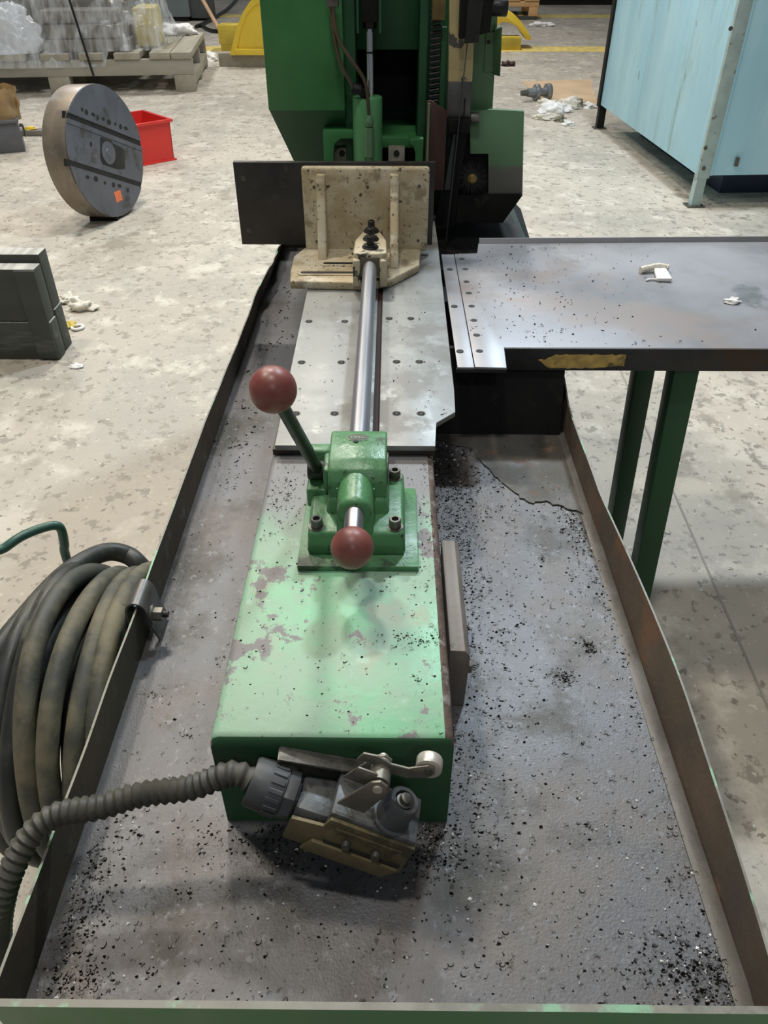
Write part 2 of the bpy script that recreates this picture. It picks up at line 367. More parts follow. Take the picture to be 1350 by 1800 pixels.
def left_rim(t):
    y = .33 + 2.68 * t
    x = -.438 + .012 * sm(1.5, 2.2, y) + .024 * sm(2.3, 2.8, y) + .003 * noise.noise(Vector((y * 4, 1, 0)))
    z = ZR + .003 * noise.noise(Vector((y * 6, 3, 0)))
    if 2.36 < y < 2.46: z -= .012; x -= .006
    if 2.46 < y < 2.9: x += .008 * noise.noise(Vector((y * 14, 5, 0)))
    return (x, y, z, -.438, y)
wall(left_rim, 90, .69, (-.0035, 0, 0), m_wallin)
def right_rim(t):
    y = .33 + 1.60 * t
    x = .438 + .022 * math.sin(min(1, (y - .33) / .95) * math.pi) * .9 + .004 * noise.noise(Vector((y * 3, 9, 0))) + .014 * sm(1.60, 1.84, y)
    return (x, y, ZR + .002 * noise.noise(Vector((y * 6, 7, 0))), .436, y)
wall(right_rim, 50, .69, (.0035, 0, 0), m_wallin2)
# folded foot of the right wall
fo = MB(); bm = fo.bm; rows = []
for i in range(41):
    y = .335 + 1.3 * i / 40
    rows.append([bm.verts.new((.420, y, ZT + .0012)), bm.verts.new((.4285, y, ZT + .004)), bm.verts.new((.438, y, ZT + .015)), bm.verts.new((.4385, y, ZT - .004)), bm.verts.new((.420, y, ZT - .004))])
for A, B in zip(rows, rows[1:]):
    for k in range(5): bm.faces.new((A[k], A[(k + 1) % 5], B[(k + 1) % 5], B[k]))
bmesh.ops.recalc_face_normals(bm, faces=bm.faces[:])
fo.build('wall_fold', mat('fold_steel', (.092, .085, .074), .5, .1, var=.2, scale=10, bump=.2, layers=(((.125, .12, .112), 12, .56, .08, .5, 3.),)), tray)
wall(lambda t: (-.440 + .89 * t, .330, ZR + .0025 * noise.noise(Vector((t * 5, 2, 1)))), 40, .60, (0, -.008, 0), m_wallin2)
wall(lambda t: (-.438 + .25 * t, 3.008, ZR), 4, .69, (0, .006, 0), m_wallin)
# hidden pedestal under the tray
MB().box(-.33, .33, .55, 1.6, 0, .69, .01).build('pedestal', m_green, tray)
MB().box(-.36, .36, .5, 1.63, .66, .6925).build('bearer', m_green, tray)

# bracket that grips the left rim
br = thing('rim_bracket', (-.442, .93, .79), 'small folded steel clip bolted over the left tray rim', 'bracket')
by0, by1 = .935, .998
b = MB()
def cr2(P, n):
    P = [Vector((p[0], p[1])) for p in P]; P = [P[0] * 2 - P[1]] + P + [P[-1] * 2 - P[-2]]; out = []
    for i in range(1, len(P) - 2):
        for k in range(n):
            t = k / n; a, b_, c_, d_ = P[i - 1:i + 3]
            out.append(.5 * ((2 * b_) + (c_ - a) * t + (2 * a - 5 * b_ + 4 * c_ - d_) * t * t + (3 * b_ - a - 3 * c_ + d_) * t ** 3))
    return out + [P[-2]]
path = cr2([(-.456, .752), (-.4575, .776), (-.453, .792), (-.4415, .799), (-.430, .792), (-.4255, .776), (-.423, .745), (-.414, .712)], 5)
outl = []
for i, q in enumerate(path):
    t = (path[min(i + 1, len(path) - 1)] - path[max(i - 1, 0)]).normalized(); outl.append(q + Vector((-t.y, t.x)) * .0035)
b.prism([tuple(q) for q in path] + [tuple(q) for q in outl[::-1]], by0, by1, 'y')
b.build('strap', mat('strap_steel', (.12, .115, .11), .42, .5, var=.2, scale=30), br)
MB().cyl((-.424, .955, .757), (-.418, .955, .757), .019, seg=20).build('washer', m_bolt, br)
MB().cyl((-.418, .955, .757), (-.403, .955, .757), .0125, seg=6).build('nut', m_plated, br)
MB().cyl((-.403, .955, .757), (-.393, .955, .757), .006, seg=10).build('bolt_end', m_black, br)
MB().tube([(-.457, .965, .765), (-.468, .965, .740), (-.478, .965, .670), (-.50, .965, .645), (-.60, .965, .640), (-.71, .965, .650), (-.722, .965, .675)], .009).build('hook_arm', m_black, br)

# ------------------------------------------------------------------ saw bed (beam and bed plates)
bed = thing('saw_bed', (-.07, 1.2, ZT), 'green steel box beam with ground steel bed plates, standing in the chip tray', 'machine bed')
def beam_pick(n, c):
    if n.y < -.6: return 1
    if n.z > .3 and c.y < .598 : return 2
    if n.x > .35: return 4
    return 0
bb = MB(); X0, X1, YF, ZB = -.232, .086, .593, .903
prof = [(X0, ZT - .002), (X0, ZB - .012), (X0 + .0035, ZB - .0035), (X0 + .012, ZB), (-.13, ZB), (-.03, ZB), (X1 - .012, ZB), (X1 - .0035, ZB - .0035), (X1, ZB - .012), (X1, ZT - .002)]
ys = [YF, YF + .004, YF + .012, .7, .8, .9, 1.0, 1.05, 1.1, 1.2, 1.4, 1.66]
rows = []
for y in ys:
    dz = {YF: -.010, YF + .004: -.003}.get(y, 0)
    rows.append([bb.bm.verts.new((x, y + (.0015 * noise.noise(Vector((x * 30, 0, 0))) if y < .6 else 0), z + (dz if z > ZT + .1 else 0))) for x, z in prof])
for A, B in zip(rows, rows[1:]):
    for k in range(len(prof) - 1): bb.bm.faces.new((A[k], B[k], B[k + 1], A[k + 1]))
bb.bm.faces.new(rows[0]); bb.bm.faces.new(rows[-1][::-1])
bmesh.ops.recalc_face_normals(bb.bm, faces=bb.bm.faces[:])
bb.build('beam', [m_beam, m_beamfront_shaded, m_rustedge, m_rustedge, m_rustedge], bed, smooth=50, pick=beam_pick)
MB().box(-.229, .088, 1.247, 1.7, .903, .9165, .001).build('packing_plate', m_steel_dk, bed)
MB().box(-.2265, .10, 1.55, 2.66, .86, .9165).build('bed_web', m_steel_dk, bed)
Zp0, Zp1 = .9185, .930
pl = MB().prism([(-.2225, 1.2405), (-.034, 1.2405), (-.034, 2.62), (-.2315, 2.62)], Zp0, Zp1, bev=.0008).build('bed_plate', m_steel, bed)
MB().prism([(-.021, 1.2405), (.0885, 1.2405), (.0945, 1.327), (.1355, 1.370), (.139, 1.46), (.1475, 2.40), (.1475, 2.62), (-.021, 2.62)], Zp0, Zp1, bev=.0008).build('bed_plate', m_steel, bed)
MB().box(-.034, -.021, 1.243, 2.6, .9165, .921).build('slot_floor', m_rust, bed)
scr = None
for u, v in ((543, 565), (606, 565), (530, 637), (600, 637), (588, 727), (520, 727), (697, 636), (737, 636), (697, 727), (740, 727), (684, 560), (722, 560)):
    q = at(u, v, z=Zp1)
    if scr is None:
        s0 = MB(); s0.lathe([(0, .0100), (.0006, .0096), (.0006, .0074), (.0002, .0070)], (0, 0, -.0002), (0, 0, 1), 20, 0)
        s0.lathe([(0, .0062), (.0006, .0060)], (0, 0, 0), (0, 0, 1), 6, 1)
        scr = s0.build('screw', [m_bolt, m_hole], bed, org=(0, 0, 0)); scr.location = q - Vector(bed['_o'])
    else: inst(scr, q, bed)

# loose bar beside the beam
bar = MB().prism([(.094, ZT + .001), (.1255, ZT + .001), (.128, .826), (.1195, .8385), (.096, .8395)], .800, 1.066, 'y', bev=.001)
bar.box(.1265, .1335, .803, .818, .782, .800, .002)
tag(bar.build('steel_bar', m_bar, org=(.11, .93, ZT)), 'thick rust-grey steel bar on edge against the right side of the green beam', 'steel bar')

# ------------------------------------------------------------------ rod clamp on the beam
RX, RZ = -.055, .997
cl = thing('rod_clamp', (-.05, 1.02, ZB), 'green cast clamp block with side lever bolted onto the beam', 'clamp')
MB().box(-.148, .048, .911, 1.125, .9035, .914, .0012).build('base_plate', m_cast, cl)
c = MB()
c.hexa([(-.134, .938, .914), (.027, .938, .914), (.028, 1.118, .914), (-.137, 1.118, .914), (-.131, .944, .957), (.024, .944, .957), (.025, 1.115, .957), (-.134, 1.115, .957)], .006)
# tall body with rounded crown
ax = [(1.002, .93), (1.003, .985), (1.008, 1.008), (1.020, 1.026), (1.040, 1.036), (1.075, 1.039), (1.118, 1.039), (1.128, 1.034), (1.130, 1.02), (1.130, .93)]
c.prism(ax, -.1005, -.0045, 'x', bev=.004)
# flanks between body and flange
c.hexa([(-.108, .985, .93), (.004, .985, .93), (.004, 1.118, .93), (-.112, 1.118, .93), (-.101, 1.000, .985), (-.004, 1.000, .985), (-.004, 1.12, .985), (-.101, 1.12, .985)], .008)
# front nose round the rod
c.lathe([(0, .0225), (.004, .0275), (.012, .0290), (.075, .0300)], (RX, .944, RZ - .004), (0, 1, 0), 28)
c.hexa([(RX - .030, .942, .93), (RX + .030, .942, .93), (RX + .033, 1.01, .93), (RX - .033, 1.01, .93), (RX - .0285, .947, RZ - .006), (RX + .0285, .947, RZ - .006), (RX + .030, 1.01, RZ), (RX - .030, 1.01, RZ)], .003)
# lug for the lever
c.box(-.142, -.098, 1.045, 1.124, .93, .968, .004)
c.box(-.142, -.098, 1.098, 1.124, .93, 1.012, .005)
c.box(-.112, -.098, 1.045, 1.124, .93, 1.008, .004)
cast = c.build('casting', m_cast, cl, smooth=50)
pn = MB(); pn.box(-.0865, -.0235, .9985, 1.004, .968, .972, .001); pn.box(-.0865, -.0835, .9985, 1.004, .970, 1.004, .001); pn.box(-.0265, -.0235, .9985, 1.004, .970, 1.004, .001)
pn.build('casting_panel', m_cast, cl)
ell = lambda rx, ry, n=36: [(RX + .002 + rx * math.cos(2 * math.pi * i / n), 1.098 + ry * math.sin(2 * math.pi * i / n)) for i in range(n)]
bdg = MB().prism(ell(.0205, .0118), 1.0385, 1.0398, bev=.0005).build('oval_badge', m_cast, cl)
MB().prism(ell(.0185, .0100), 1.0398, 1.0401).build('badge_field', mat('badge_cast', (.075, .085, .065), .5, .3, var=.2, scale=60), bdg)
def letter(ch, at_xy, size, m, parent, z):
    cu = bpy.data.curves.new('letter', 'FONT'); cu.body = ch; cu.size = size; cu.extrude = .0004; cu.align_x = 'CENTER'; cu.align_y = 'CENTER'
    t = bpy.data.objects.new('letter', cu); COL.objects.link(t)
    dg = bpy.context.evaluated_depsgraph_get(); me = bpy.data.meshes.new_from_object(t.evaluated_get(dg))
    bpy.data.objects.remove(t); me.materials.clear(); me.materials.append(m)
    o = bpy.data.objects.new('badge_letter', me); COL.objects.link(o); o.parent = parent
    o.location = Vector((at_xy[0], at_xy[1], z)) - Vector(parent['_o']); o['_o'] = Vector((0, 0, 0))
    return o
m_letter = mat('badge_letter_worn', (.34, .42, .33), .5)
for ch, dx in (('D', -.0095), ('V', -.0032), ('L', .0032), ('C', .0095)):
    letter(ch, (RX + .002 + dx, 1.0985), .0105, m_letter, cl, 1.0402)
MB().cyl((RX - .002, 1.0865, 1.0386), (RX - .002, 1.0865, 1.0406), .0042, seg=14).build('oil_hole', m_hole, cl)
MB().lathe([(0, .026), (.003, .026), (.0045, .023), (.0045, .012)], (-.0055, 1.062, 1.003), (1, 0, 0), 28).build('shaft_end', m_plated, cl)
bs0 = None
for x, y in ((-.1175, .960), (.0095, .960), (.0095, 1.098)):
    if bs0 is None:
        q = MB(); q.lathe([(0, .0135), (.0015, .0135), (.0015, .0098), (.016, .0098), (.0172, .0086), (.0172, .0058), (.011, .0056)], (0, 0, 0), (0, 0, 1), 20, 0)
        q.lathe([(0, .0055), (.0035, .0055)], (0, 0, .0085), (0, 0, 1), 6, 1)
        bs0 = q.build('socket_bolt', [m_bolt, m_hole], cl, org=(0, 0, 0)); bs0.location = Vector((x, y, .9565)) - Vector(cl['_o'])
    else: inst(bs0, (x, y, .9565), cl)
LB = Vector((-.124, 1.075, .990)); LT = Vector((-.157, .905, 1.238))
dv = (LT - LB).normalized()
lv = MB(); lv.cyl(LB - dv * .010, LT, .0112, .0100, seg=18); lv.cyl((-.1405, 1.078, .986), (-.104, 1.078, .986), .0165, seg=24, bev=.002)
lev = lv.build('lever', m_lever, cl)
MB().ball(LT, .0325, 40).build('ball_knob', m_ball, lev)

# ------------------------------------------------------------------ stop rod
rod = thing('stop_rod', (RX, 1.45, .93), 'bright round steel rod with red ball knob running through the green clamp', 'rod')
MB().cyl((RX, 1.00, RZ), (RX, 2.03, RZ), .0182, seg=32).build('shaft', m_rod, rod)
MB().cyl((RX, .878, RZ), (RX, 1.00, RZ), .0150, seg=28, bev=.001).build('handle_shank', m_rod, rod)
MB().ball((RX, .862, RZ - .001), .0325, 40).build('ball_knob', m_ball, rod)

# ------------------------------------------------------------------ stop fence at the far end of the rod
fe = thing('stop_fence', (-.08, 2.2, .93), 'cream cast angle stop carrying a dark steel face plate across the bed', 'stop fence')
foot = [(-.274, 2.022), (-.06, 2.012), (.000, 2.036), (.083, 2.150), (.085, 2.205), (.092, 2.30), (-.252, 2.30), (-.268, 2.262), (-.283, 2.215), (-.281, 2.10)]
MB().prism(foot, .9305, .953, bev=.004).build('foot', m_cream, fe, smooth=50)
MB().box(-.2535, .109, 2.276, 2.300, .945, 1.182, .008).build('back_plate', m_cream, fe, smooth=50)
for xc, yb in ((-.198, 2.185), (.010, 2.115)):
    MB().prism([(2.28, .95), (2.28, 1.166), (2.262, 1.166), (2.252, 1.12), (yb + .02, .99), (yb, .953)], xc - .0125, xc + .0125, 'x', bev=.004).build('rib', m_cream, fe, smooth=50)
MB().box(-.4475, .1245, 2.3005, 2.318, .957, 1.189, .0012).build('face_plate', m_faceplate, fe)
sc2 = None
for u, v, y in ((428, 314, 2.300), (438, 405, 2.300), (552, 329, 2.2755), (646, 329, 2.2755), (737, 327, 2.2755), (557, 425, 2.2755), (735, 423, 2.2755)):
    q = at(u, v, y=y)
    if sc2 is None:
        k = MB(); k.lathe([(0, .0075), (.0006, .0072), (.0006, .0048)], (0, 0, 0), (0, -1, 0), 16, 0); k.lathe([(0, .0045), (.0004, .0043)], (0, 0, 0), (0, -1, 0), 6, 1)
        sc2 = k.build('screw', [m_bolt, m_hole], fe, org=(0, 0, 0)); sc2.location = q - Vector(fe['_o'])
    else:
        o = inst(sc2, q, fe)
        if y < 2.29: o.scale = (.6, 1, .6)
def capsule(x0, x1, y, r, z0, z1, n=10):
    P = [(x0 + r * math.cos(a), y + r * math.sin(a)) for a in [math.pi / 2 + math.pi * i / n for i in range(n + 1)]]
    P += [(x1 + r * math.cos(a), y + r * math.sin(a)) for a in [-math.pi / 2 + math.pi * i / n for i in range(n + 1)]]
    return P
for x0, x1, y in ((-.243, -.085, 2.078), (-.185, -.085, 2.150)):
    MB().prism(capsule(x0, x1, y, .017, 0, 0), .9525, .9560, bev=.0015).build('slot_boss', m_cream, fe, smooth=50)
    MB().prism(capsule(x0, x1, y, .0075, 0, 0), .9555, .9564).build('slot', m_hole, fe)
MB().lathe([(0, .030), (.004, .028), (.004, .018)], (-.098, 2.225, .9525), (0, 0, 1), 28).build('slot_boss', m_cream, fe)
MB().lathe([(0, .017), (.0008, .017)], (-.098, 2.225, .956), (0, 0, 1), 24).build('slot', m_hole, fe)
k = MB()
k.prism([(-.100, 2.020), (-.082, 2.012), (-.030, 2.012), (-.010, 2.020), (-.012, 2.120), (-.036, 2.215), (-.074, 2.215), (-.098, 2.120)], .965, 1.032, bev=.004)
k.box(-.101, -.081, 2.000, 2.10, .945, 1.018, .004); k.box(-.029, -.009, 2.000, 2.10, .945, 1.018, .004)
k.box(-.085, -.025, 2.055, 2.20, .953, .985)
k.build('rod_bracket', m_cream_chip, fe, smooth=50)
MB().box(-.0805, -.0295, 2.0085, 2.0125, .972, 1.022).build('bracket_mouth', mat('mouth_grime', (.13, .115, .08), .6, var=.3, scale=40), fe)
bo = None
for y in (2.060, 2.125, 2.190):
    if bo is None:
        q = MB(); q.lathe([(0, .0215), (.003, .0225), (.005, .021), (.005, .0185), (.009, .0180), (.009, .0098), (.030, .0098), (.032, .008), (.032, .0045), (.026, .0043)], (0, 0, 0), (0, 0, 1), 24)
        bo = q.build('clamp_bolt', m_black, fe, org=(0, 0, 0)); bo.location = Vector((RX, y, 1.0315)) - Vector(fe['_o'])
    else: inst(bo, (RX, y, 1.0315), fe)

# ------------------------------------------------------------------ limit switch on the front of the beam
A = math.radians(19)
LM = Matrix.Translation((-.035, .535, .822)) @ Matrix.Rotation(math.radians(-10), 4, 'Z') @ Matrix.Rotation(A, 4, 'Y') @ Matrix.Rotation(math.radians(-6), 4, 'X')
sw = thing('limit_switch', (-.035, .56, ZT), 'dirty metal limit switch with roller lever hung on the front of the green beam', 'switch')
def L(): return MB(LM)
L().hexa([(-.042, -.030, -.030), (.072, -.030, -.030), (.072, .036, -.030), (-.042, .036, -.030), (-.042, -.030, .026), (.072, -.030, .026), (.072, .036, .026), (-.042, .036, .026)], .003).build('body', m_switch, sw)
L().hexa([(-.085, -.026, -.030), (-.04, -.028, -.030), (-.04, .033, -.030), (-.085, .028, -.030), (-.085, -.024, .004), (-.04, -.027, .010), (-.04, .032, .010), (-.085, .026, .004)], .006).build('neck', m_switch, sw)
L().prism([(-.085, -.048), (.060, -.048), (.0725, -.036), (.0725, .020), (-.040, .020), (-.044, .002), (-.085, -.004)], -.036, -.0305, 'y', bev=.001).build('cover_plate', m_brass, sw)
L().prism([(-.060, -.050), (.052, -.050), (.066, -.026), (-.050, -.026)], -.042, -.0362, 'y', bev=.001).build('cover_lip', m_brass, sw)
L().box(-.036, .068, -.0385, -.0358, -.0235, -.0215).build('cover_seam', m_hole, sw)
L().box(-.030, .060, -.0385, -.0358, .006, .0085).build('cover_ridge', m_brass, sw)
for x in (-.008, .032):
    L().cyl((x, -.036, -.013), (x, -.044, -.013), .0065, .0055, seg=14).build('cover_screw', m_bolt, sw)
# plunger
pg = L().lathe([(0, .027), (.003, .027), (.004, .0225), (.038, .0205), (.041, .0185), (.041, .0135), (.034, .0130)], (.034, -.006, .025), (.10, 0, 1), 28).build('plunger_sleeve', m_gland, sw)
L().lathe([(0, .0125), (.002, .0125), (.003, .0105), (.006, .0105), (.007, .008), (.013, .0075), (.015, .005)], (.0373, -.006, .058), (.10, 0, 1), 20).build('plunger', m_bolt, pg)
# lever fork
LM0 = LM; LMA = LM @ Matrix.Translation((-.030, 0, .016)) @ Matrix.Rotation(math.radians(-9), 4, 'Y')
LM = LM @ Matrix.Translation((-.016, 0, .006)) @ Matrix.Scale(1.08, 4)
fk = L().prism([(-.022, .026), (.012, .026), (.024, .072), (.020, .084), (.010, .088), (.001, .082)], -.020, -.0165, 'y', bev=.0008).build('lever_fork', m_plated, sw)
L().prism([(-.022, .026), (.012, .026), (.024, .072), (.020, .084), (.010, .088), (.001, .082)], .0165, .020, 'y', bev=.0008).build('fork_cheek', m_plated, fk)
L().cyl((.011, -.0225, .076), (.011, .026, .076), .0055, seg=16).build('fork_pin', m_roller, fk)
L().cyl((.011, -.014, .076), (.011, .014, .076), .0125, seg=20).build('fork_spring', m_plated, fk)
LM = LMA
def arm(y0, y1):
    pts = [(.004, .088), (.020, .089), (.045, .078), (.070, .0785), (.094, .088), (.101, .097), (.099, .108), (.090, .110), (.068, .096), (.046, .096), (.028, .104), (.010, .103)]
    return [(x, z - .012) for x, z in pts]
la = L().prism(arm(0, 0), .0045, .0075, 'y', bev=.0008).build('roller_lever', m_plated, sw)
L().prism([(.008, .086), (.030, .083), (.050, .066), (.053, .056), (.044, .052), (.026, .066), (.006, .070)], -.014, -.011, 'y', bev=.0008).build('lever_tongue', m_plated, la)
L().cyl((.0925, .0078, .0875), (.0925, .024, .0875), .0165, seg=28, bev=.0015).build('roller', m_roller, la)
L().cyl((.0925, .003, .0875), (.0925, .0078, .0875), .0055, seg=14).build('roller_pin', m_bolt, la)
LM = LM0
# swivel bracket on the beam
bk = MB().hexa([(-.148, .588, .846), (-.020, .588, .800), (-.018, .5925, .800), (-.148, .5925, .846), (-.140, .588, .887), (-.012, .588, .852), (-.012, .5925, .852), (-.140, .5925, .887)]).build('bracket', m_bolt, sw)
MB().hexa([(-.140, .572, .882), (-.014, .572, .847), (-.014, .5925, .847), (-.140, .5925, .882), (-.140, .572, .887), (-.014, .572, .852), (-.014, .5925, .852), (-.140, .5925, .887)], .001).build('bracket_flange', m_bolt, bk)
MB().hexa([(-.150, .572, .842), (-.146, .572, .842), (-.146, .5925, .842), (-.150, .5925, .842), (-.142, .572, .886), (-.137, .572, .886), (-.137, .5925, .886), (-.142, .5925, .886)], .001).build('bracket_end', m_bolt, bk)
MB().cyl((-.128, .592, .858), (-.128, .572, .858), .0125, .011, seg=20, bev=.002).build('bracket_bolt', m_bolt, bk)
MB().cyl((-.136, .590, .845), (-.136, .575, .845), .009, seg=16, bev=.002).build('bracket_bolt', m_bolt, bk)
# cable gland at the left end
GM = LM @ Matrix.Translation((-.085, .001, -.012))
g = MB(GM); g.lathe([(0, .024), (.004, .026), (.004, .0315), (.016, .0325), (.019, .031)], (0, 0, 0), (-1, 0, 0), 8, 0)
gl = g.build('gland_nut', m_gland, sw, smooth=30)
g = MB(GM); g.lathe([(.0185, .030), (.0195, .0325), (.032, .0330), (.040, .0335), (.060, .0325), (.064, .030), (.064, .022), (.055, .021)], (0, 0, 0), (-1, 0, 0), 36)
gc = g.build('gland_cap', m_gland, sw)
for i in range(18):
    a = 2 * math.pi * i / 18
    R = Matrix.Rotation(a, 3, 'X')
    MB(GM @ Matrix.Rotation(a, 4, 'X')).box(-.040, -.021, -.0030, .0030, .0325, .0348, .0008, 1).build('grip_rib', m_gland, gc)
gp0 = GM @ Vector((-.055, 0, 0)); gp1 = GM @ Vector((-.09, 0, 0))

# corrugated conduit from the gland over the left wall
def bez(P, n):
    """Catmull-Rom through P"""
    P = [Vector(p) for p in P]; P = [P[0] * 2 - P[1]] + P + [P[-1] * 2 - P[-2]]; out = []
    for i in range(1, len(P) - 2):
        for k in range(n):
            t = k / n; a, b_, c_, d_ = P[i - 1:i + 3]
            out.append(.5 * ((2 * b_) + (c_ - a) * t + (2 * a - 5 * b_ + 4 * c_ - d_) * t * t + (3 * b_ - a - 3 * c_ + d_) * t ** 3))
    out.append(P[-2]); return out
def resample(pts, step):
    out = [pts[0]]; acc = 0
    for a, b_ in zip(pts, pts[1:]):
        l = (b_ - a).length
        while acc + l >= step:
            t = (step - acc) / l; a = a.lerp(b_, t); out.append(a.copy()); l = (b_ - a).length; acc = 0
        acc += l
    return out
cp = [gp0, gp1, (-.255, .556, .848), (-.3196, .5488, .842), (-.370, .5359, .834), (-.4258, .5293, .826), (-.4564, .5102, .812), (-.4785, .4816, .782), (-.498, .4593, .735), (-.5199, .4465, .66), (-.530, .445, .58), (-.530, .47, .40), (-.52, .58, .13), (-.51, .75, .021), (-.50, 1.1, .021)]
CONDUIT = cp
pts = resample(bez(cp, 24), .0029)
cond = MB().tube(pts, .0165, 12, rf=lambda i: .0156 + .0020 * math.cos(i * 2 * math.pi / 4)).build('corrugated_conduit', m_cond, org=(-.45, .55, .1), smooth=60)
tag(cond, 'grey corrugated flexible conduit curving from the limit switch over the tray wall', 'conduit')

# ------------------------------------------------------------------ coil of hose hanging outside the left wall
coil = thing('hose_coil', (-.55, .93, .3), 'coil of dusty thick rubber hose hanging outside the left tray wall', 'hose')
loops = [(-.500, .985, .435, .287, 0, 0, m_hose), (-.538, .988, .433, .284, .0, .01, m_hose), (-.576, .990, .435, .291, 0, .01, m_hose), (-.616, .995, .437, .288, .01, -.01, m_hose),
         (-.656, 1.005, .425, .287, .02, .02, m_hose2), (-.520, .985, .43, .254, 0, .01, m_hose2), (-.557, .99, .43, .256, -.01, 0, m_hose2), (-.596, .99, .43, .254, 0, .01, m_hose2), (-.637, 1.0, .42, .252, 0, 0, m_hose2), (-.690, 1.015, .415, .268, .03, .02, m_hose2)]
for i, (x, y, z, r, tx, ty, mm) in enumerate(loops):
    P = []
    for k in range(72):
        a = 2 * math.pi * k / 72
        rr = r + .006 * math.sin(2 * a + i * 1.3) + .004 * math.sin(3 * a + i)
        P.append(Vector((x + tx * .5 * math.cos(a) + ty * .5 * math.sin(a) + .004 * math.sin(3 * a + 2 * i), y + rr * math.cos(a), z + rr * math.sin(a))))
    MB().tube(P, .0192, 14, closed=True).build('hose_loop', mm, coil)
ol = bez([at(-60, 1290, x=-.76), at(-15, 1165, x=-.725), at(60, 1066, x=-.69), at(120, 1005, x=-.655), at(180, 972, x=-.62), at(222, 975, x=-.58), at(252, 1000, x=-.545), (-.525, 1.33, .40), (-.56, 1.24, .22), (-.66, 1.02, .12), (-.76, .80, .22), at(-60, 1290, x=-.76)], 10)
MB().tube(ol, .0205, 14).build('hose_loop', m_hose2, coil)
# thin green pipe bow behind the coil
gpz = [at(118, 985, y=1.45), at(113, 955, y=1.45), at(108, 932, y=1.45), at(98, 924, y=1.445), at(75, 928, y=1.43), at(40, 942, y=1.40), at(10, 962, y=1.37), at(-40, 1000, y=1.33)]
z0 = gpz[0]
pp = bez([Vector((z0.x + .01, z0.y + .01, .011)), Vector((z0.x + .006, z0.y, .2))] + gpz + [Vector((gpz[-1].x - .1, 1.3, .25)), Vector((gpz[-1].x - .12, 1.3, .011))], 8)
tag(MB().tube(pp, .0115, 12).build('bent_pipe', m_pipe, org=(z0.x, z0.y, 0)), 'thin dark green pipe bent into a bow behind the hose coil', 'pipe')

# ------------------------------------------------------------------ side table
tb = thing('side_table', (.9, 2.05, 0), 'grey sheet steel side table on green legs to the right of the bed', 'table')
ZTB = .920
MB().prism([(.196, 1.589), (.268, 1.586), (.274, 1.690), (1.75, 1.690), (1.75, 2.475), (.278, 2.430), (.266, 2.338), (.196, 2.33)], ZTB - .006, ZTB, bev=.0006).build('top', m_table, tb)
MB().prism([(.1555, 1.589), (.194, 1.589), (.194, 2.33), (.1555, 2.33)], ZTB - .007, ZTB - .001, bev=.0006).build('joint_strip', m_table, tb)
MB().prism([(.1535, 1.592), (.27, 1.592), (.27, 1.598), (.1535, 1.598)], ZTB - .016, ZTB - .007).build('joint_edge', m_skirt, tb)
sk = MB().box(.272, 1.75, 1.6855, 1.690, .861, ZTB - .0005, .001).build('skirt', m_skirt, tb)
# worn patch of old yellow paint on the skirt
rnd = random.Random(5); patch = []
a0 = at(945, 633, y=1.6855); a1 = at(1100, 628, y=1.6855); n = 26
for i in range(n): patch.append((a0.x + (a1.x - a0.x) * i / (n - 1), a0.z + .015 * sm(0, .25, i / n) + .006 * noise.noise(Vector((i * .7, 0, 0)))))
for i in range(n): 
    t = 1 - i / (n - 1); patch.append((a0.x + (a1.x - a0.x) * t, a0.z - .021 * sm(0, .15, t) * (1 - .3 * sm(.6, 1, t)) + .003 * noise.noise(Vector((t * 15, 7, 0)))))
MB().prism(patch, 1.6850, 1.6857, 'y').build('paint_patch', mat('old_yellow_paint', (.58, .39, .11), .55, var=.3, scale=30, layers=(((.10, .07, .03), 20, .6, .06, .6, 3.),)), sk)
MB().hexa([(.280, 2.425, ZTB + .0005), (1.75, 2.468, ZTB + .0005), (1.75, 2.474, ZTB + .0005), (.280, 2.431, ZTB + .0005), (.280, 2.431, ZTB + .014), (1.75, 2.474, ZTB + .014), (1.75, 2.478, ZTB + .014), (.280, 2.435, ZTB + .014)]).build('rear_lip', m_table, tb)
hol = None
for u, v in ((812, 455), (818, 473), (820, 495), (824, 515), (829, 538), (833, 563), (838, 589), (843, 617), (792, 473), (800, 538), (810, 617)):
    q = at(u, v, z=ZTB + .0003)
    if u in (792, 800, 810): q.x -= .002
    if hol is None:
        hol = MB().lathe([(0, .0090), (.0006, .0086)], (0, 0, -.0004), (0, 0, 1), 16).build('bolt_hole', m_hole, tb, org=(0, 0, 0)); hol.location = q - Vector(tb['_o'])
    else: inst(hol, q, tb)
def leg(x0, x1, y0, y1, dx):
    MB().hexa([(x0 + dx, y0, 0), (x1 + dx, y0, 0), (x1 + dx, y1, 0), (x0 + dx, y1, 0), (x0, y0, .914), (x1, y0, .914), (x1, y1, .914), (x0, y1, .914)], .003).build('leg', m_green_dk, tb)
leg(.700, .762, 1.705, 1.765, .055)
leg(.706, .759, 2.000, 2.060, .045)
leg(1.62, 1.68, 1.705, 1.765, .0); leg(1.62, 1.68, 2.34, 2.40, .0)

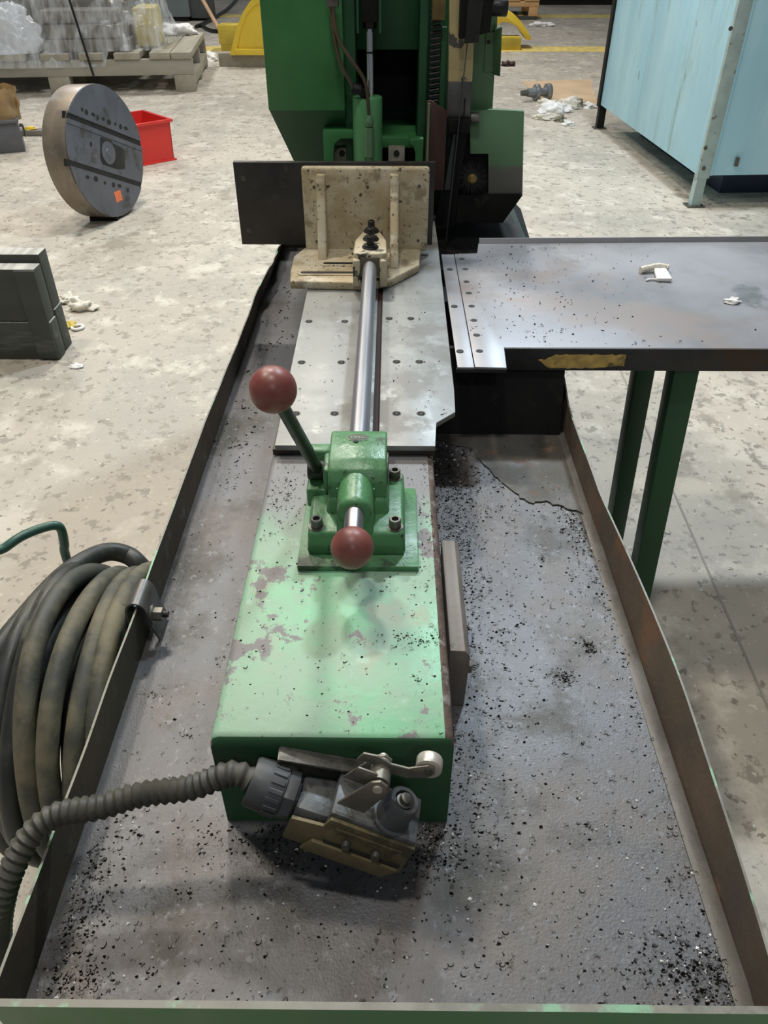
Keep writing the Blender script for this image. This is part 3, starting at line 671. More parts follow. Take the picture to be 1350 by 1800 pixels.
# crumpled papers and crumbs on the table
def crumple(name, c, sx, sy, sz, seed, m, label=None, cat=None, group=None, lump=.55, sub=4, fold=3.0):
    b = bmesh.new(); bmesh.ops.create_icosphere(b, subdivisions=sub, radius=1)
    for v in b.verts:
        p = v.co.copy(); o = Vector((seed * 3.7, seed * 1.3, 0))
        k = 1 + lump * noise.noise(p * fold * .6 + o) + lump * .5 * abs(noise.noise(p * fold * 1.7 + o)) - .25 * lump * abs(noise.noise(p * fold * 4 + o))
        v.co = Vector((p.x * sx * k, p.y * sy * k, max(-.25, p.z) * sz * k + .25 * sz * 1.0))
        if v.co.z < .0015: v.co.z = .0015
    mb = MB(); mb._add(b); mb.bm.transform(Matrix.Translation(Vector(c)))
    o = mb.build(name, m, org=c, smooth=70)
    return tag(o, label, cat, group) if label else o
q = at(1162, 485, z=ZTB)
pt = thing('torn_paper', q, 'torn white paper scrap with a rolled end lying on the side table', 'paper')
MB().hexa([(q.x - .026, q.y - .045, ZTB + .001), (q.x + .016, q.y - .05, ZTB + .001), (q.x + .018, q.y + .03, ZTB + .003), (q.x - .015, q.y + .03, ZTB + .003), (q.x - .026, q.y - .045, ZTB + .010), (q.x + .016, q.y - .05, ZTB + .012), (q.x + .018, q.y + .03, ZTB + .015), (q.x - .015, q.y + .03, ZTB + .014)], .002).build('sheet', m_ragw, pt)
P = bez([(q.x - .055, q.y + .022, ZTB + .009), (q.x - .03, q.y + .03, ZTB + .012), (q.x + .0, q.y + .036, ZTB + .015), (q.x + .028, q.y + .030, ZTB + .012)], 8)
MB().tube(P, .010, 9, rf=lambda i: .0095 + .003 * noise.noise(Vector((i * .9, 3, 1)))).build('rolled_end', m_rag, pt)
MB().tube(bez([(q.x - .055, q.y - .042, ZTB + .003), (q.x - .04, q.y - .036, ZTB + .004), (q.x - .02, q.y - .038, ZTB + .004)], 5), .003, 6).build('shred', m_ragw, pt)
crumple('paper_scrap', at(1286, 532, z=ZTB), .020, .012, .010, 4, m_ragw, 'tiny white crumpled paper crumb near the right edge of the side table', 'paper')

# ------------------------------------------------------------------ band saw behind the fence
saw = thing('band_saw', (0, 2.9, 0), 'green band saw with hydraulic cylinder and blade guard behind the stop fence', 'saw')
MB().hexa([(.085, 1.640, ZT - .002), (.431, 1.640, ZT - .002), (.431, 1.66, ZT - .002), (.085, 1.66, ZT - .002), (.085, 1.715, .905), (.431, 1.715, .905), (.431, 1.73, .905), (.085, 1.73, .905)]).build('base_front', m_blk2, saw)
MB().box(-.19, .425, 1.75, 3.5, ZT + .004, .80, .01).build('base', m_blk2, saw)
MB().box(-.20, .42, 1.75, 2.98, 0, .69, .01).build('base_stand', m_blk2, saw)
MB().box(-.19, .14, 1.75, 3.4, .80, .86).build('base_rail', m_blk2, saw)
MB().hexa([(.14, 2.4, .80), (.52, 2.4, .74), (.56, 3.4, .74), (.14, 3.4, .80), (.14, 2.4, .845), (.47, 2.4, .845), (.44, 3.4, .85), (.14, 3.4, .85)]).build('coolant_apron', m_blk2, saw)
# left wheel housing
h = MB(); h.box(-.3915, -.1475, 2.70, 3.35, 1.2465, 1.85, .004)
h.build('wheel_housing', m_green, saw)
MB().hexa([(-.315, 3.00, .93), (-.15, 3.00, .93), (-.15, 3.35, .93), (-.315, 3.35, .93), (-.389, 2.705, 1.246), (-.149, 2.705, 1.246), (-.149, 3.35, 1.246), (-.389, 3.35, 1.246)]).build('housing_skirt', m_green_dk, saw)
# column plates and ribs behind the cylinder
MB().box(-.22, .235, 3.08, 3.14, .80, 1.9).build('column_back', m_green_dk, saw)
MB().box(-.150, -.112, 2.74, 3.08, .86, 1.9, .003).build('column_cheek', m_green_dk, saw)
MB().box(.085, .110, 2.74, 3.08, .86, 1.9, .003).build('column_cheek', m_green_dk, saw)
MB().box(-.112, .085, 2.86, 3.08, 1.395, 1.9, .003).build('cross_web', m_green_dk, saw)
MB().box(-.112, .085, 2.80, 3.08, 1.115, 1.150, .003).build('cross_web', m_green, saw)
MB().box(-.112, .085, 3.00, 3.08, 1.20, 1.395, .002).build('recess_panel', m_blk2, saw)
# feet of the column with rounded windows
ft = MB(); n = 10
def arch(x0, x1, zb, zt, r):
    P = [(x0, zb), (x0, zt - r)] + [(x0 + r - r * math.cos(a), zt - r + r * math.sin(a)) for a in [math.pi / 2 * i / n for i in range(n + 1)]]
    return P + [(x1 - r + r * math.sin(a), zt - r + r * math.cos(a)) for a in [math.pi / 2 * i / n for i in range(n + 1)]] + [(x1, zb)]
MB().prism([(-.222, .93), (-.222, 1.19), (-.118, 1.19), (-.118, 1.165), (-.165, 1.165), (-.185, 1.150), (-.190, 1.12), (-.190, .93)], 2.70, 2.76, 'y', bev=.003).build('foot_bracket', m_green, saw)
MB().prism([(.105, .93), (.105, 1.165), (.060, 1.165), (.060, 1.15), (.072, 1.145), (.080, 1.12), (.080, .93)], 2.70, 2.76, 'y', bev=.003).build('foot_bracket', m_green, saw)
for x in (-.165, .018):
    MB().box(x - .028, x + .028, 2.76, 2.80, .95, 1.125, .003).build('pivot_lug', mat('pivot_lug_steel', (.34, .31, .25), .5, .3, var=.2, scale=20), saw)
    MB().cyl((x, 2.7605, 1.108), (x, 2.757, 1.108), .010, seg=14).build('pivot_hole', m_hole, saw)
# hydraulic lift cylinder
cy = MB().cyl((-.0765, 2.70, .90), (-.0765, 2.70, 1.288), .0475, seg=36, bev=.004).build('cylinder', mat('cylinder_green', (.10, .30, .12), .34, var=.08, scale=8), saw)
MB().cyl((-.0665, 2.70, 1.285), (-.0665, 2.70, 1.50), .0118, seg=20).build('piston_rod', m_chrome, cy)
MB().lathe([(0, .0121), (.003, .0123), (.006, .0121)], (-.0665, 2.70, 1.405), (0, 0, 1), 20).build('rod_groove', m_hole, cy)
cv = MB(); cv.box(-.0915, -.0415, 2.68, 2.72, 1.486, 1.85, .004); cv.cyl((-.0665, 2.70, 1.470), (-.0665, 2.70, 1.49), .021, seg=6)
cv.build('clevis', m_blk2, saw)
MB().box(-.105, -.098, 2.675, 2.72, 1.46, 1.85).build('clevis_cheek', m_green_dk, saw)
MB().box(-.038, -.031, 2.675, 2.72, 1.46, 1.85).build('clevis_cheek', m_green_dk, saw)
fit = MB(); fit.cyl((-.070, 2.643, 1.05), (-.070, 2.643, 1.125), .0095, seg=14); fit.lathe([(0, .0165), (.085, .0165)], (-.070, 2.643, 1.125), (0, 0, 1), 6); fit.lathe([(0, .011), (.01, .0145), (.018, .0145), (.034, .008)], (-.070, 2.643, 1.212), (0, 0, 1), 16)
fit.build('pipe_fitting', m_green_old, saw)
el = MB(); el.cyl((-.122, 2.655, 1.318), (-.095, 2.66, 1.313), .0145, seg=14); el.cyl((-.10, 2.66, 1.313), (-.078, 2.68, 1.288), .012, seg=12)
el.build('elbow_fitting', m_black, saw)
m_oilhose = mat('oil_hose', (.075, .055, .03), .4, var=.2, scale=20)
MB().tube(bez([at(582, -30, y=2.66), at(583, 20, y=2.655), at(589, 70, y=2.65), at(600, 115, y=2.65), at(618, 148, y=2.652), (-.120, 2.655, 1.317)], 8), .0055, 10).build('oil_hose', m_oilhose, saw)
MB().tube(bez([at(588, -30, y=2.66), at(586, 20, y=2.65), at(594, 66, y=2.64), at(614, 100, y=2.635), at(636, 132, y=2.635), at(645, 158, y=2.64), (-.070, 2.643, 1.245)], 8), .0055, 10).build('oil_hose', m_oilhose, saw)
MB().box(-.190, -.155, 2.645, 2.675, 1.527, 1.56, .003).build('hose_clip', m_bolt, saw)
# guide arm and blade
MB().prism([(.1740, 1.335), (.1565, 2.0), (.236, 2.0), (.2475, 1.335)], 2.66, 2.70, 'y', bev=.002).build('guide_arm', m_arm, saw)
MB().prism([(.1740, 1.236), (.1740, 1.335), (.2475, 1.335), (.2475, 1.236)], 2.66, 2.70, 'y', bev=.002).build('arm_end', m_armlow, saw)
MB().box(.2275, .2305, 2.655, 2.66, 1.236, 1.29).build('arm_slit', m_hole, saw)
MB().hexa([(.182, 2.64, 1.195), (.248, 2.64, 1.195), (.248, 2.72, 1.195), (.182, 2.72, 1.195), (.178, 2.64, 1.2355), (.250, 2.64, 1.2355), (.250, 2.72, 1.2355), (.178, 2.72, 1.2355)], .002).build('lower_guide', m_blk2, saw)
MB().cyl((.250, 2.685, 1.231), (.279, 2.685, 1.231), .016, seg=18, bev=.002).build('guide_pin', m_plated, saw)
MB().hexa([(.197, 2.60, 1.452), (.285, 2.60, 1.470), (.285, 2.66, 1.470), (.197, 2.66, 1.452), (.192, 2.60, 1.75), (.30, 2.60, 1.75), (.30, 2.66, 1.75), (.192, 2.66, 1.75)], .003).build('upper_guide', m_blk2, saw)
MB().hexa([(.212, 2.585, 1.444), (.252, 2.585, 1.446), (.252, 2.61, 1.446), (.212, 2.61, 1.444), (.222, 2.585, 1.75), (.274, 2.585, 1.75), (.274, 2.61, 1.75), (.222, 2.61, 1.75)], .002).build('guide_block', m_black, saw)
MB().cyl((.285, 2.62, 1.530), (.332, 2.62, 1.530), .022, .024, seg=14, bev=.004).build('guide_knob', m_black, saw)
blade_pts = [at(748, 420, y=2.640)]
MB().prism([(.2325, 1.6), (.2335, 1.6), (.190, .86), (.189, .86)], 2.615, 2.650, 'y').build('blade', m_armlow, saw)
MB().prism([(.155, .90), (.215, .90), (.2425, 1.195), (.185, 1.195)], 2.665, 2.70, 'y').build('guide_channel', m_blk2, saw)
MB().prism([(.178, 1.02), (.196, 1.02), (.205, 1.19), (.198, 1.19)], 2.655, 2.667, 'y').build('channel_edge', mat('blue_grey_steel', (.075, .085, .085), .4, .5), saw)
# rust plate and bellows
MB().prism([(.108, 1.03), (.108, 1.290), (.122, 1.292), (.172, 1.262), (.172, 1.03)], 2.610, 2.622, 'y', bev=.002).build('rust_guard', m_rust, saw)
MB().box(.112, .118, 2.60, 2.612, 1.03, 1.285).build('rust_guard_edge', m_green_old, saw)
for i in range(22):
    z = 1.25 + i * .0155
    MB().box(.118, .152, 2.72, 2.76, z, z + .0085, .002, 1, R=Matrix.Rotation(math.radians(-10), 3, 'Y')).build('bellows_fold', m_black, saw)
MB().box(.152, .168, 2.725, 2.76, 1.2, 1.47).build('slide_bar', m_green_dk, saw)
MB().box(.120, .158, 2.70, 2.73, 1.49, 1.9, .004).build('rear_arm', mat('stained_arm', (.22, .15, .05), .5, .2, var=.5, scale=12), saw)
# right hand blade cover
MB().prism([(.230, 1.0), (.230, 2.0), (.3050, 2.0), (.3255, 1.253), (.3255, 1.0)], 2.735, 2.745, 'y', bev=.001).build('blade_cover', m_green_old, saw)
MB().prism([(.2587, 1.1212), (.250, 1.2473), (.3255, 1.2523), (.4218, 1.2476), (.4444, .9964), (.329, .9961), (.3184, 1.1213)], 2.695, 2.715, 'y', bev=.0015).build('lower_cover', m_green_grimy, saw)
MB().hexa([(.318, 2.72, 1.345), (.336, 2.69, 1.345), (.336, 2.76, 1.345), (.318, 2.76, 1.345), (.312, 2.72, 1.465), (.330, 2.69, 1.475), (.330, 2.76, 1.475), (.312, 2.72, 1.465)], .002).build('cover_handle', m_green_old, saw)
MB().box(.288, .326, 2.728, 2.736, 1.352, 1.458, .002).build('cover_hinge', m_green_old, saw)
MB().hexa([(.215, 2.68, .905), (.385, 2.68, .905), (.385, 3.1, .905), (.215, 3.1, .905), (.215, 2.68, .9965), (.4435, 2.68, .9965), (.4435, 3.1, .9965), (.215, 3.1, .9965)]).build('chute', m_blk2, saw)
MB().box(.235, .335, 2.72, 3.05, .99, 1.17).build('cover_throat', m_blk2, saw)
MB().cyl((.296, 2.728, 1.432), (.296, 2.734, 1.432), .006, seg=10).build('cover_bolt', m_rust, saw)
# wire brush wheel
bw = MB(); bm = bw.bm; rr = random.Random(3)
bw.cyl((.268, 2.668, 1.052), (.268, 2.69, 1.052), .030, seg=24)
for i in range(260):
    a = rr.uniform(0, 2 * math.pi); r1 = rr.uniform(.050, .060); y = rr.uniform(2.66, 2.69)
    p0 = Vector((.268 + .025 * math.cos(a), y, 1.052 + .025 * math.sin(a))); p1 = Vector((.268 + r1 * math.cos(a), y + rr.uniform(-.004, .004), 1.052 + r1 * math.sin(a)))
    t = Vector((-math.sin(a), 0, math.cos(a))) * .0012
    v = [bm.verts.new(p0 - t), bm.verts.new(p0 + t), bm.verts.new(p1)]; bm.faces.new(v)
brush = bw.build('wire_brush', m_black, saw, smooth=0)
MB().lathe([(0, .016), (.004, .015), (.006, .009), (.016, .008)], (.268, 2.666, 1.052), (0, -1, 0), 18).build('brush_hub', mat('brass_hub', (.32, .22, .07), .4, .6), brush)
# apron edge right of the base
MB().hexa([(.30, 2.47, .80), (.50, 2.47, .80), (.50, 3.2, .80), (.30, 3.2, .80), (.30, 2.47, .846), (.475, 2.47, .846), (.43, 3.2, .846), (.30, 3.2, .846)], .004).build('apron_step', m_skirt, saw)

# ------------------------------------------------------------------ swarf
rr = random.Random(8); edge = []
for u, v in ((776, 778), (830, 790), (870, 838), (905, 868), (930, 886), (960, 884), (990, 892), (1020, 902), (1040, 905)):
    q = at(u, v, z=ZT); edge.append((min(q.x, .425), q.y))
rag = []
for a, b_ in zip(edge, edge[1:]):
    for k in range(5):
        t = k / 5; rag.append((a[0] + (b_[0] - a[0]) * t + rr.uniform(-.004, .004), a[1] + (b_[1] - a[1]) * t + rr.uniform(-.005, .005)))
tag(MB().prism(rag + [(.425, edge[-1][1]), (.425, 1.632), (.105, 1.632)], ZT + .001, ZT + .0036).build('residue_crust', mat('dried_residue', (.070, .063, .050), .6, .05, var=.2, scale=8, bump=.4, bscale=90, layers=(((.115, .108, .098), 5, .52, .08, .5, 3.), ((.13, .085, .055), 12, .62, .05, .7, 5.))), org=(.27, 1.5, ZT)), 'ragged crust of dried brown residue on the tray floor below the side table', 'residue')
def chips(name, spots, m, label, seed, zf, big=1.0, cat='metal chips'):
    r = random.Random(seed); V = []; Fc = []
    for (x, y) in spots(r):
        z = zf(x, y); s = r.choice((.0012, .0016, .002, .0026, .0035)) * big * r.uniform(.7, 1.3); kind = r.random(); a0 = r.uniform(0, 6.28); b0 = len(V)
        if kind < .45:                                 # curl
            n = 5; sw_ = r.uniform(2.0, 4.6); w = s * .55; R_ = s * 1.3
            tl = r.uniform(-.6, .6)
            for k in range(n + 1):
                a = a0 + sw_ * k / n; px_, py_ = R_ * math.cos(a), R_ * math.sin(a); zz = z + .0004 + max(0, tl * px_) + .0005 * k
                V.append((x + px_, y + py_, zz)); V.append((x + px_ * .82, y + py_ * .82, zz + w))
            for k in range(n): Fc.append((b0 + 2 * k, b0 + 2 * k + 2, b0 + 2 * k + 3, b0 + 2 * k + 1))
        else:                                          # crumb
            for k in range(4):
                a = a0 + k * 1.57; V.append((x + s * math.cos(a) * r.uniform(.6, 1.2), y + s * math.sin(a) * r.uniform(.4, 1), z))
            V.append((x + r.uniform(-.3, .3) * s, y + r.uniform(-.3, .3) * s, z + s * r.uniform(.5, 1.1)))
            for k in range(4): Fc.append((b0 + k, b0 + (k + 1) % 4, b0 + 4))
    me = bpy.data.meshes.new(name); me.from_pydata(V, [], Fc); me.materials.append(m)
    o = bpy.data.objects.new(name, me); COL.objects.link(o)
    return tag(o, label, cat, kind='stuff')
def free(x, y):
    if not (-.43 < x < .432 and .34 < y < 1.62): return False
    return not (-.238 < x < .09 and y > .588) and not (.09 < x < .131 and .79 < y < 1.07)
def spots_tray(nbase, dens):
    def f(r):
        out = []
        def cl(cx, cy, sx, sy, n):
            for _ in range(int(n * dens)):
                x, y = r.gauss(cx, sx), r.gauss(cy, sy)
                if free(x, y): out.append((x, y))
        for _ in range(int(nbase * dens)):
            x, y = r.uniform(-.43, .43), r.uniform(.34, 1.62)
            if x < -.24 and y > .6 and r.random() < .72: continue
            if free(x, y): out.append((x, y))
        cl(.13, 1.45, .06, .12, 800); cl(.14, 1.25, .03, .12, 500); cl(.16, .95, .035, .15, 260); cl(.12, .68, .03, .06, 200)
        cl(.40, .385, .03, .03, 420); cl(.36, .40, .05, .03, 200); cl(-.40, .47, .018, .06, 320); cl(-.38, .38, .03, .02, 120)
        cl(-.06, .555, .10, .022, 620); cl(.06, .56, .03, .03, 260)
        for y in range(16): cl(.412, .45 + y * .075, .008, .03, 14)
        cl(.395, 1.30, .012, .06, 160); cl(.30, .86, .012, .01, 60); cl(.36, .93, .008, .008, 60)
        for _ in range(40): cl(r.uniform(-.40, .40), r.uniform(.36, 1.5), .006, .006, 9)
        return out
    return f
chips('steel_swarf', spots_tray(2600, 1.25), m_chip, 'dark curled steel chips strewn over the tray floor', 11, lambda x, y: panz(x, y) + .0002, .82)
chips('painted_glint_swarf', spots_tray(9000, .115), m_chipb, 'tiny pale steel flecks with painted glint among the chips on the tray floor', 12, lambda x, y: panz(x, y) + .0008, .85)
def spots_beam(r):
    out = []
    for _ in range(420): out.append((r.uniform(-.225, .080), r.uniform(.60, 1.22)))
    for _ in range(260): out.append((r.gauss(.06, .02), r.gauss(1.02, .12)))
    for _ in range(130): out.append((r.gauss(.045, .03), r.gauss(.765, .008)))
    for _ in range(160): out.append((r.gauss(-.19, .02), r.gauss(1.12, .06)))
    return [(x, y) for x, y in out if -.222 < x < .076 and .6 < y < 1.235 and not (-.150 < x < .05 and .909 < y < 1.127)]
chips('beam_swarf', spots_beam, m_chip, 'fine dark chips scattered over the green beam top', 13, lambda x, y: ZB + .0002, .62)
def spots_table(r):
    out = [(r.uniform(.20, .30) + abs(r.gauss(0, .25)), r.uniform(1.70, 2.42)) for _ in range(330)]
    out += [(r.gauss(.185, .012), r.gauss(1.83, .03)) for _ in range(60)]
    return [(x, y) for x, y in out if .20 < x < 1.2]
chips('table_swarf', spots_table, m_chip, 'sparse dark chips sprinkled over the side table top', 14, lambda x, y: ZTB + .0002, .9)
def spots_bed(r):
    return [(r.uniform(-.215, .12), r.uniform(1.35, 2.0)) for _ in range(150)]
chips('bed_plate_swarf', lambda r: [(x, y) for x, y in spots_bed(r) if not -.08 < x < -.015], m_chip, 'few dark chips on the ground steel bed plates', 15, lambda x, y: Zp1 + .0002, .7)
chips('bed_side_swarf', lambda r: [(r.gauss(-.37, .03), r.uniform(1.4, 2.6)) for _ in range(200)], m_chip, 'dark chips along the far left part of the tray floor', 16, lambda x, y: panz(x, y) + .0002, 1.2)
def spots_floor(r):
    return [(r.uniform(.55, 1.9), r.uniform(.6, 3.2)) for _ in range(90)] + [(r.uniform(-2.4, -.7), r.uniform(1.2, 5)) for _ in range(40)]
chips('floor_flecks', spots_floor, mat('white_fleck', (.8, .8, .77), .6), 'small pale flecks of debris lying on the concrete floor', 17, lambda x, y: 0.0003, 2.6, 'debris')

# ------------------------------------------------------------------ left background
# large lathe chuck standing on its rim
Cc = Vector((-1.97, 5.70, 0)); Rk = .420; Tk = .205
yawc = math.radians(-17)
chn = thing('lathe_chuck', (Cc.x, Cc.y, 0), 'huge round steel lathe chuck standing upright on its rim on the floor', 'chuck')
# local frame: x = face normal, y,z in the face plane (turned so that the slots slope down)
CM = Matrix.Translation((Cc.x, Cc.y, Rk + .015)) @ Matrix.Rotation(yawc, 4, 'Z') @ Matrix.Rotation(math.radians(-4), 4, 'Y')
SM = CM @ Matrix.Rotation(math.radians(-24), 4, 'X')
def K(m=CM): return MB(m)
SM = SM @ Matrix.Scale(.866, 4)
Rk = .485; Tk = .235
K(SM).lathe([(-Tk, Rk - .02), (-Tk + .015, Rk), (-.024, Rk), (-.012, Rk - .004)], (0, 0, 0), (1, 0, 0), 72).build('body', m_chuckside, chn)
def seg_poly(z0, z1, R=Rk - .003, n=40):
    P = []
    za = math.asin(max(-1, min(1, z0 / R))); zb = math.asin(max(-1, min(1, z1 / R)))
    P += [(R * math.cos(za + (zb - za) * i / n), R * math.sin(za + (zb - za) * i / n)) for i in range(n + 1)]
    P += [(-R * math.cos(zb + (za - zb) * i / n), R * math.sin(zb + (za - zb) * i / n)) for i in range(n + 1)]
    out = []
    for q in P:
        if not out or (Vector(q) - Vector(out[-1])).length > 1e-4: out.append(q)
    if (Vector(out[0]) - Vector(out[-1])).length < 1e-4: out.pop()
    return out
K(SM).prism(seg_poly(.182, Rk - .003), -.014, .0, 'x').build('face_segment', m_chuck, chn)
K(SM).prism(seg_poly(-Rk + .003, -.184), -.014, .0, 'x').build('face_segment', m_chuck, chn)
K(SM).prism(seg_poly(.108, .143), -.014, -.001, 'x').build('face_rail', m_chuck, chn)
K(SM).prism(seg_poly(-.144, .106), -.014, -.006, 'x').build('face_slide', m_chuck, chn)
for z in (.1625, -.164):
    K(SM).prism(seg_poly(z - .019, z + .019, Rk + .0005), -.030, -.0105, 'x').build('slot', m_hole, chn)
    for sy in (-1, 1):
        K(SM).box(-.045, -.020, sy * math.sqrt(Rk * Rk - z * z) - .012, sy * math.sqrt(Rk * Rk - z * z) + .004, z - .026, z + .026).build('slot_tee', m_hole, chn)
K(SM).prism(seg_poly(-.30, .20, Rk + .004), -.115, -.016, 'x').build('rim_band', m_chuckside, chn)
K(SM).prism([(-.085, .085), (-.070, .100), (.05, .100), (.065, .085), (.20, .075), (.225, .05), (.225, -.08), (.13, -.10), (-.06, -.10), (-.09, -.06)], -.0055, -.0035, 'x', bev=.0004).build('centre_pocket', m_hole, chn)
K(SM).lathe([(0, .085), (.004, .085), (.006, .055), (.006, .034), (.010, .032), (.010, .0)], (-.0034, 0.01, .0), (1, 0, 0), 32, caps=False).build('hub', m_chuck, chn)
hk = None
for i, (y, z) in enumerate(((-.30, .24), (-.25, .235), (-.17, .238), (-.12, .23), (-.05, .236), (.02, .23), (.10, .236), (.17, .232), (.24, .236), (-.20, .02), (-.26, -.23), (-.16, -.225), (-.05, -.235), (.06, -.23), (.14, -.225), (.25, -.24))):
    x = 0.0002 if abs(z) > .16 else -.0058
    if hk is None:
        hk = MB().lathe([(0, .012), (.002, .011)], (0, 0, 0), (1, 0, 0), 12).build('bolt_hole', m_hole, chn, org=(0, 0, 0)); o = hk
    else: o = inst(hk, (0, 0, 0), chn)
    Mx = SM @ Matrix.Translation((x, y, z)); o.location = Mx.to_translation() - Vector(chn['_o']); o.rotation_euler = Mx.to_euler(); o.scale = (1, 1 + .5 * (i % 3), 1 + .5 * (i % 2))
K(CM @ Matrix.Scale(.866, 4)).box(.0004, .0016, -.06, .03, -.37, -.29).build('sticker', m_label, chn)
wx = Cc.x - .10
wd = MB().hexa([(wx - .10, Cc.y - .10, 0), (wx + .10, Cc.y - .10, 0), (wx + .10, Cc.y + .02, 0), (wx - .10, Cc.y + .02, 0), (wx - .10, Cc.y - .08, .035), (wx + .10, Cc.y - .08, .035), (wx + .10, Cc.y + .0, .010), (wx - .10, Cc.y + .0, .010)])  # low dark wedge below the chuck rim
tag(wd.build('wedge_block', m_blk2, org=(Cc.x, Cc.y - .1, 0)), 'low dark wedge shape under the rim of the big chuck', 'wedge')

# red plastic bin
bn = thing('red_bin', at(278, 285, z=0), 'open red plastic parts bin on the floor behind the chuck', 'bin')
BM_ = Matrix.Translation((-2.235, 7.40, 0)) @ Matrix.Rotation(math.radians(42), 4, 'Z')
bw2, bd, bh, t = .17, .235, .335, .010
def bwall(x0, y0, x1, y1, tx, ty, f=1.05, zt=bh):
    return MB(BM_).hexa([(x0, y0, .004), (x1, y1, .004), (x1 + tx, y1 + ty, .004), (x0 + tx, y0 + ty, .004), (x0 * f, y0 * f, zt), (x1 * f, y1 * f, zt), ((x1 + tx) * f, (y1 + ty) * f, zt), ((x0 + tx) * f, (y0 + ty) * f, zt)])
MB(BM_).box(-bw2, bw2, -bd, bd, .002, .012).build('bottom', m_red, bn)
bwall(-bw2, -bd, bw2, -bd, 0, t).build('front_wall', m_red, bn)
bwall(-bw2, bd, bw2, bd, 0, -t).build('rear_wall', m_red, bn)
bwall(-bw2, -bd, -bw2, bd, t, 0).build('side_wall', m_red, bn)
bwall(bw2, -bd, bw2, bd, -t, 0).build('side_wall', m_red, bn)
f = 1.05
for a in ((-bw2 * f - .02, bw2 * f + .02, -bd * f - .02, -bd * f + .005), (-bw2 * f - .02, bw2 * f + .02, bd * f - .005, bd * f + .02), (-bw2 * f - .02, -bw2 * f + .005, -bd * f, bd * f), (bw2 * f - .005, bw2 * f + .02, -bd * f, bd * f)):
    MB(BM_).box(*a, bh - .022, bh, .002).build('rim', m_red, bn)
MB(BM_).box(-bw2 - .02, bw2 + .02, -bd - .015, -bd + .01, 0, .014, .002).build('base_lip', m_red, bn)

# grey steel tote with brown paper
tp = at(22, 268, z=0)
to = thing('steel_tote', tp, 'small grey steel tote box at the left picture edge, behind the chuck', 'tote box')
TM = Matrix.Translation(tp + Vector((-.03, .12, 0))) @ Matrix.Rotation(math.radians(22), 4, 'Z')
MB(TM).hexa([(-.55, -.14, 0), (.10, -.14, 0), (.10, .16, 0), (-.55, .16, 0), (-.55, -.16, .27), (.085, -.16, .27), (.085, .18, .27), (-.55, .18, .27)], .008).build('body', m_tote, to)
MB(TM).box(-.56, .095, -.175, -.155, .25, .275, .004).build('rim', m_tote, to)
MB(TM).box(.08, .105, -.17, .19, .25, .278, .004).build('rim', m_tote, to)
MB(TM).tube(bez([(.098, -.05, .20), (.125, -.05, .19), (.128, -.045, .12), (.128, .03, .12), (.125, .035, .19), (.098, .035, .20)], 6), .008, 8).build('handle', m_gland, to)
bg = MB(TM @ Matrix.Translation((-.07, .02, .24)))
bg.grid(lambda a, b: Vector(((.145 + .02 * math.sin(5 * a * 6.28) + .025 * noise.noise(Vector((a * 6, b * 3, 0)))) * (1 + .15 * b) * math.cos(a * 6.2832) * 1.2, (.145 + .02 * math.sin(5 * a * 6.28)) * math.sin(a * 6.2832), .27 * b + .04 * noise.noise(Vector((math.cos(a * 6.28) * 2, math.sin(a * 6.28) * 2, b))) * b)), 48, 10, thick=.004)
tag(bg.build('paper_bag', m_bag, org=tp + Vector((-.05, .12, .24)), smooth=60), 'crumpled open brown paper sack standing in the grey tote box', 'paper bag')
rl = at(60, 238, z=0)
r_ = MB().box(rl.x - .3, rl.x + .6, rl.y - .03, rl.y + .08, .0, .05, .004)
tag(r_.build('steel_rail', mat('rail_grey', (.23, .22, .19), .5, .3), org=(rl.x, rl.y, 0)), 'long grey flat bar on the floor between tote and chuck', 'bar')
crumple('yellow_scrap', rl + Vector((-.03, .02, .05)), .06, .03, .02, 9, m_yel, 'small yellow scrap resting on the flat bar by the tote', 'scrap')

# dark timber cribbing at the left edge
tmb = thing('timber_crib', (-2.0, 3.6, 0), 'bulky block of dark oily timbers at the left edge beside the floor rags', 'timber block')
xr = -1.635
def beamx(x1, y0, y1, z0, z1, m=m_wooddk):
    MB().box(-2.9, x1, y0, y1, z0, z1, .006).build('timber', [m_wooddk, m_woodtop], tmb, pick=lambda n, c: 1 if n.z > .7 else 0)
beamx(xr, 3.43, 3.515, 0.0, .195); beamx(xr - .006, 3.432, 3.515, .200, .455)
beamx(xr - .004, 3.527, 3.62, 0.0, .22); beamx(xr - .008, 3.525, 3.62, .225, .492)
MB().box(xr - .10, xr - .002, 3.418, 3.4295, .01, .452, .004).build('end_batten', m_wooddk, tmb)
MB().box(-2.9, xr - .02, 3.516, 3.524, .0, .42).build('filler_board', m_wooddk, tmb)
crumple('floor_rag', at(146, 543, z=0), .075, .04, .04, 3, m_rag, 'cream wiping rag crumpled on the floor behind the dark timbers', 'rag', lump=.8)
crumple('floor_rag', at(118, 530, z=0) + Vector((0, .0, 0)), .05, .04, .03, 6, m_rag, 'small pinkish rag half hidden by the dark timbers', 'rag', lump=.8)
rg = at(137, 578, z=0)
tag(MB().tube([rg + Vector((.028 * math.cos(a), .028 * math.sin(a), .009)) for a in [i * .2618 for i in range(24)]], .008, 8, closed=True).build('plastic_ring', m_ragw, org=rg), 'small white ring lying on the floor near the dark timbers', 'ring')
crumple('yellow_leaf', at(123, 574, z=0), .04, .03, .02, 13, m_yeldk, 'small mustard yellow scrap next to the white ring', 'scrap')
crumple('floor_scrap', at(135, 645, z=0), .035, .018, .012, 14, m_ragw, 'white paper fleck on the floor in front of the dark timbers', 'paper')

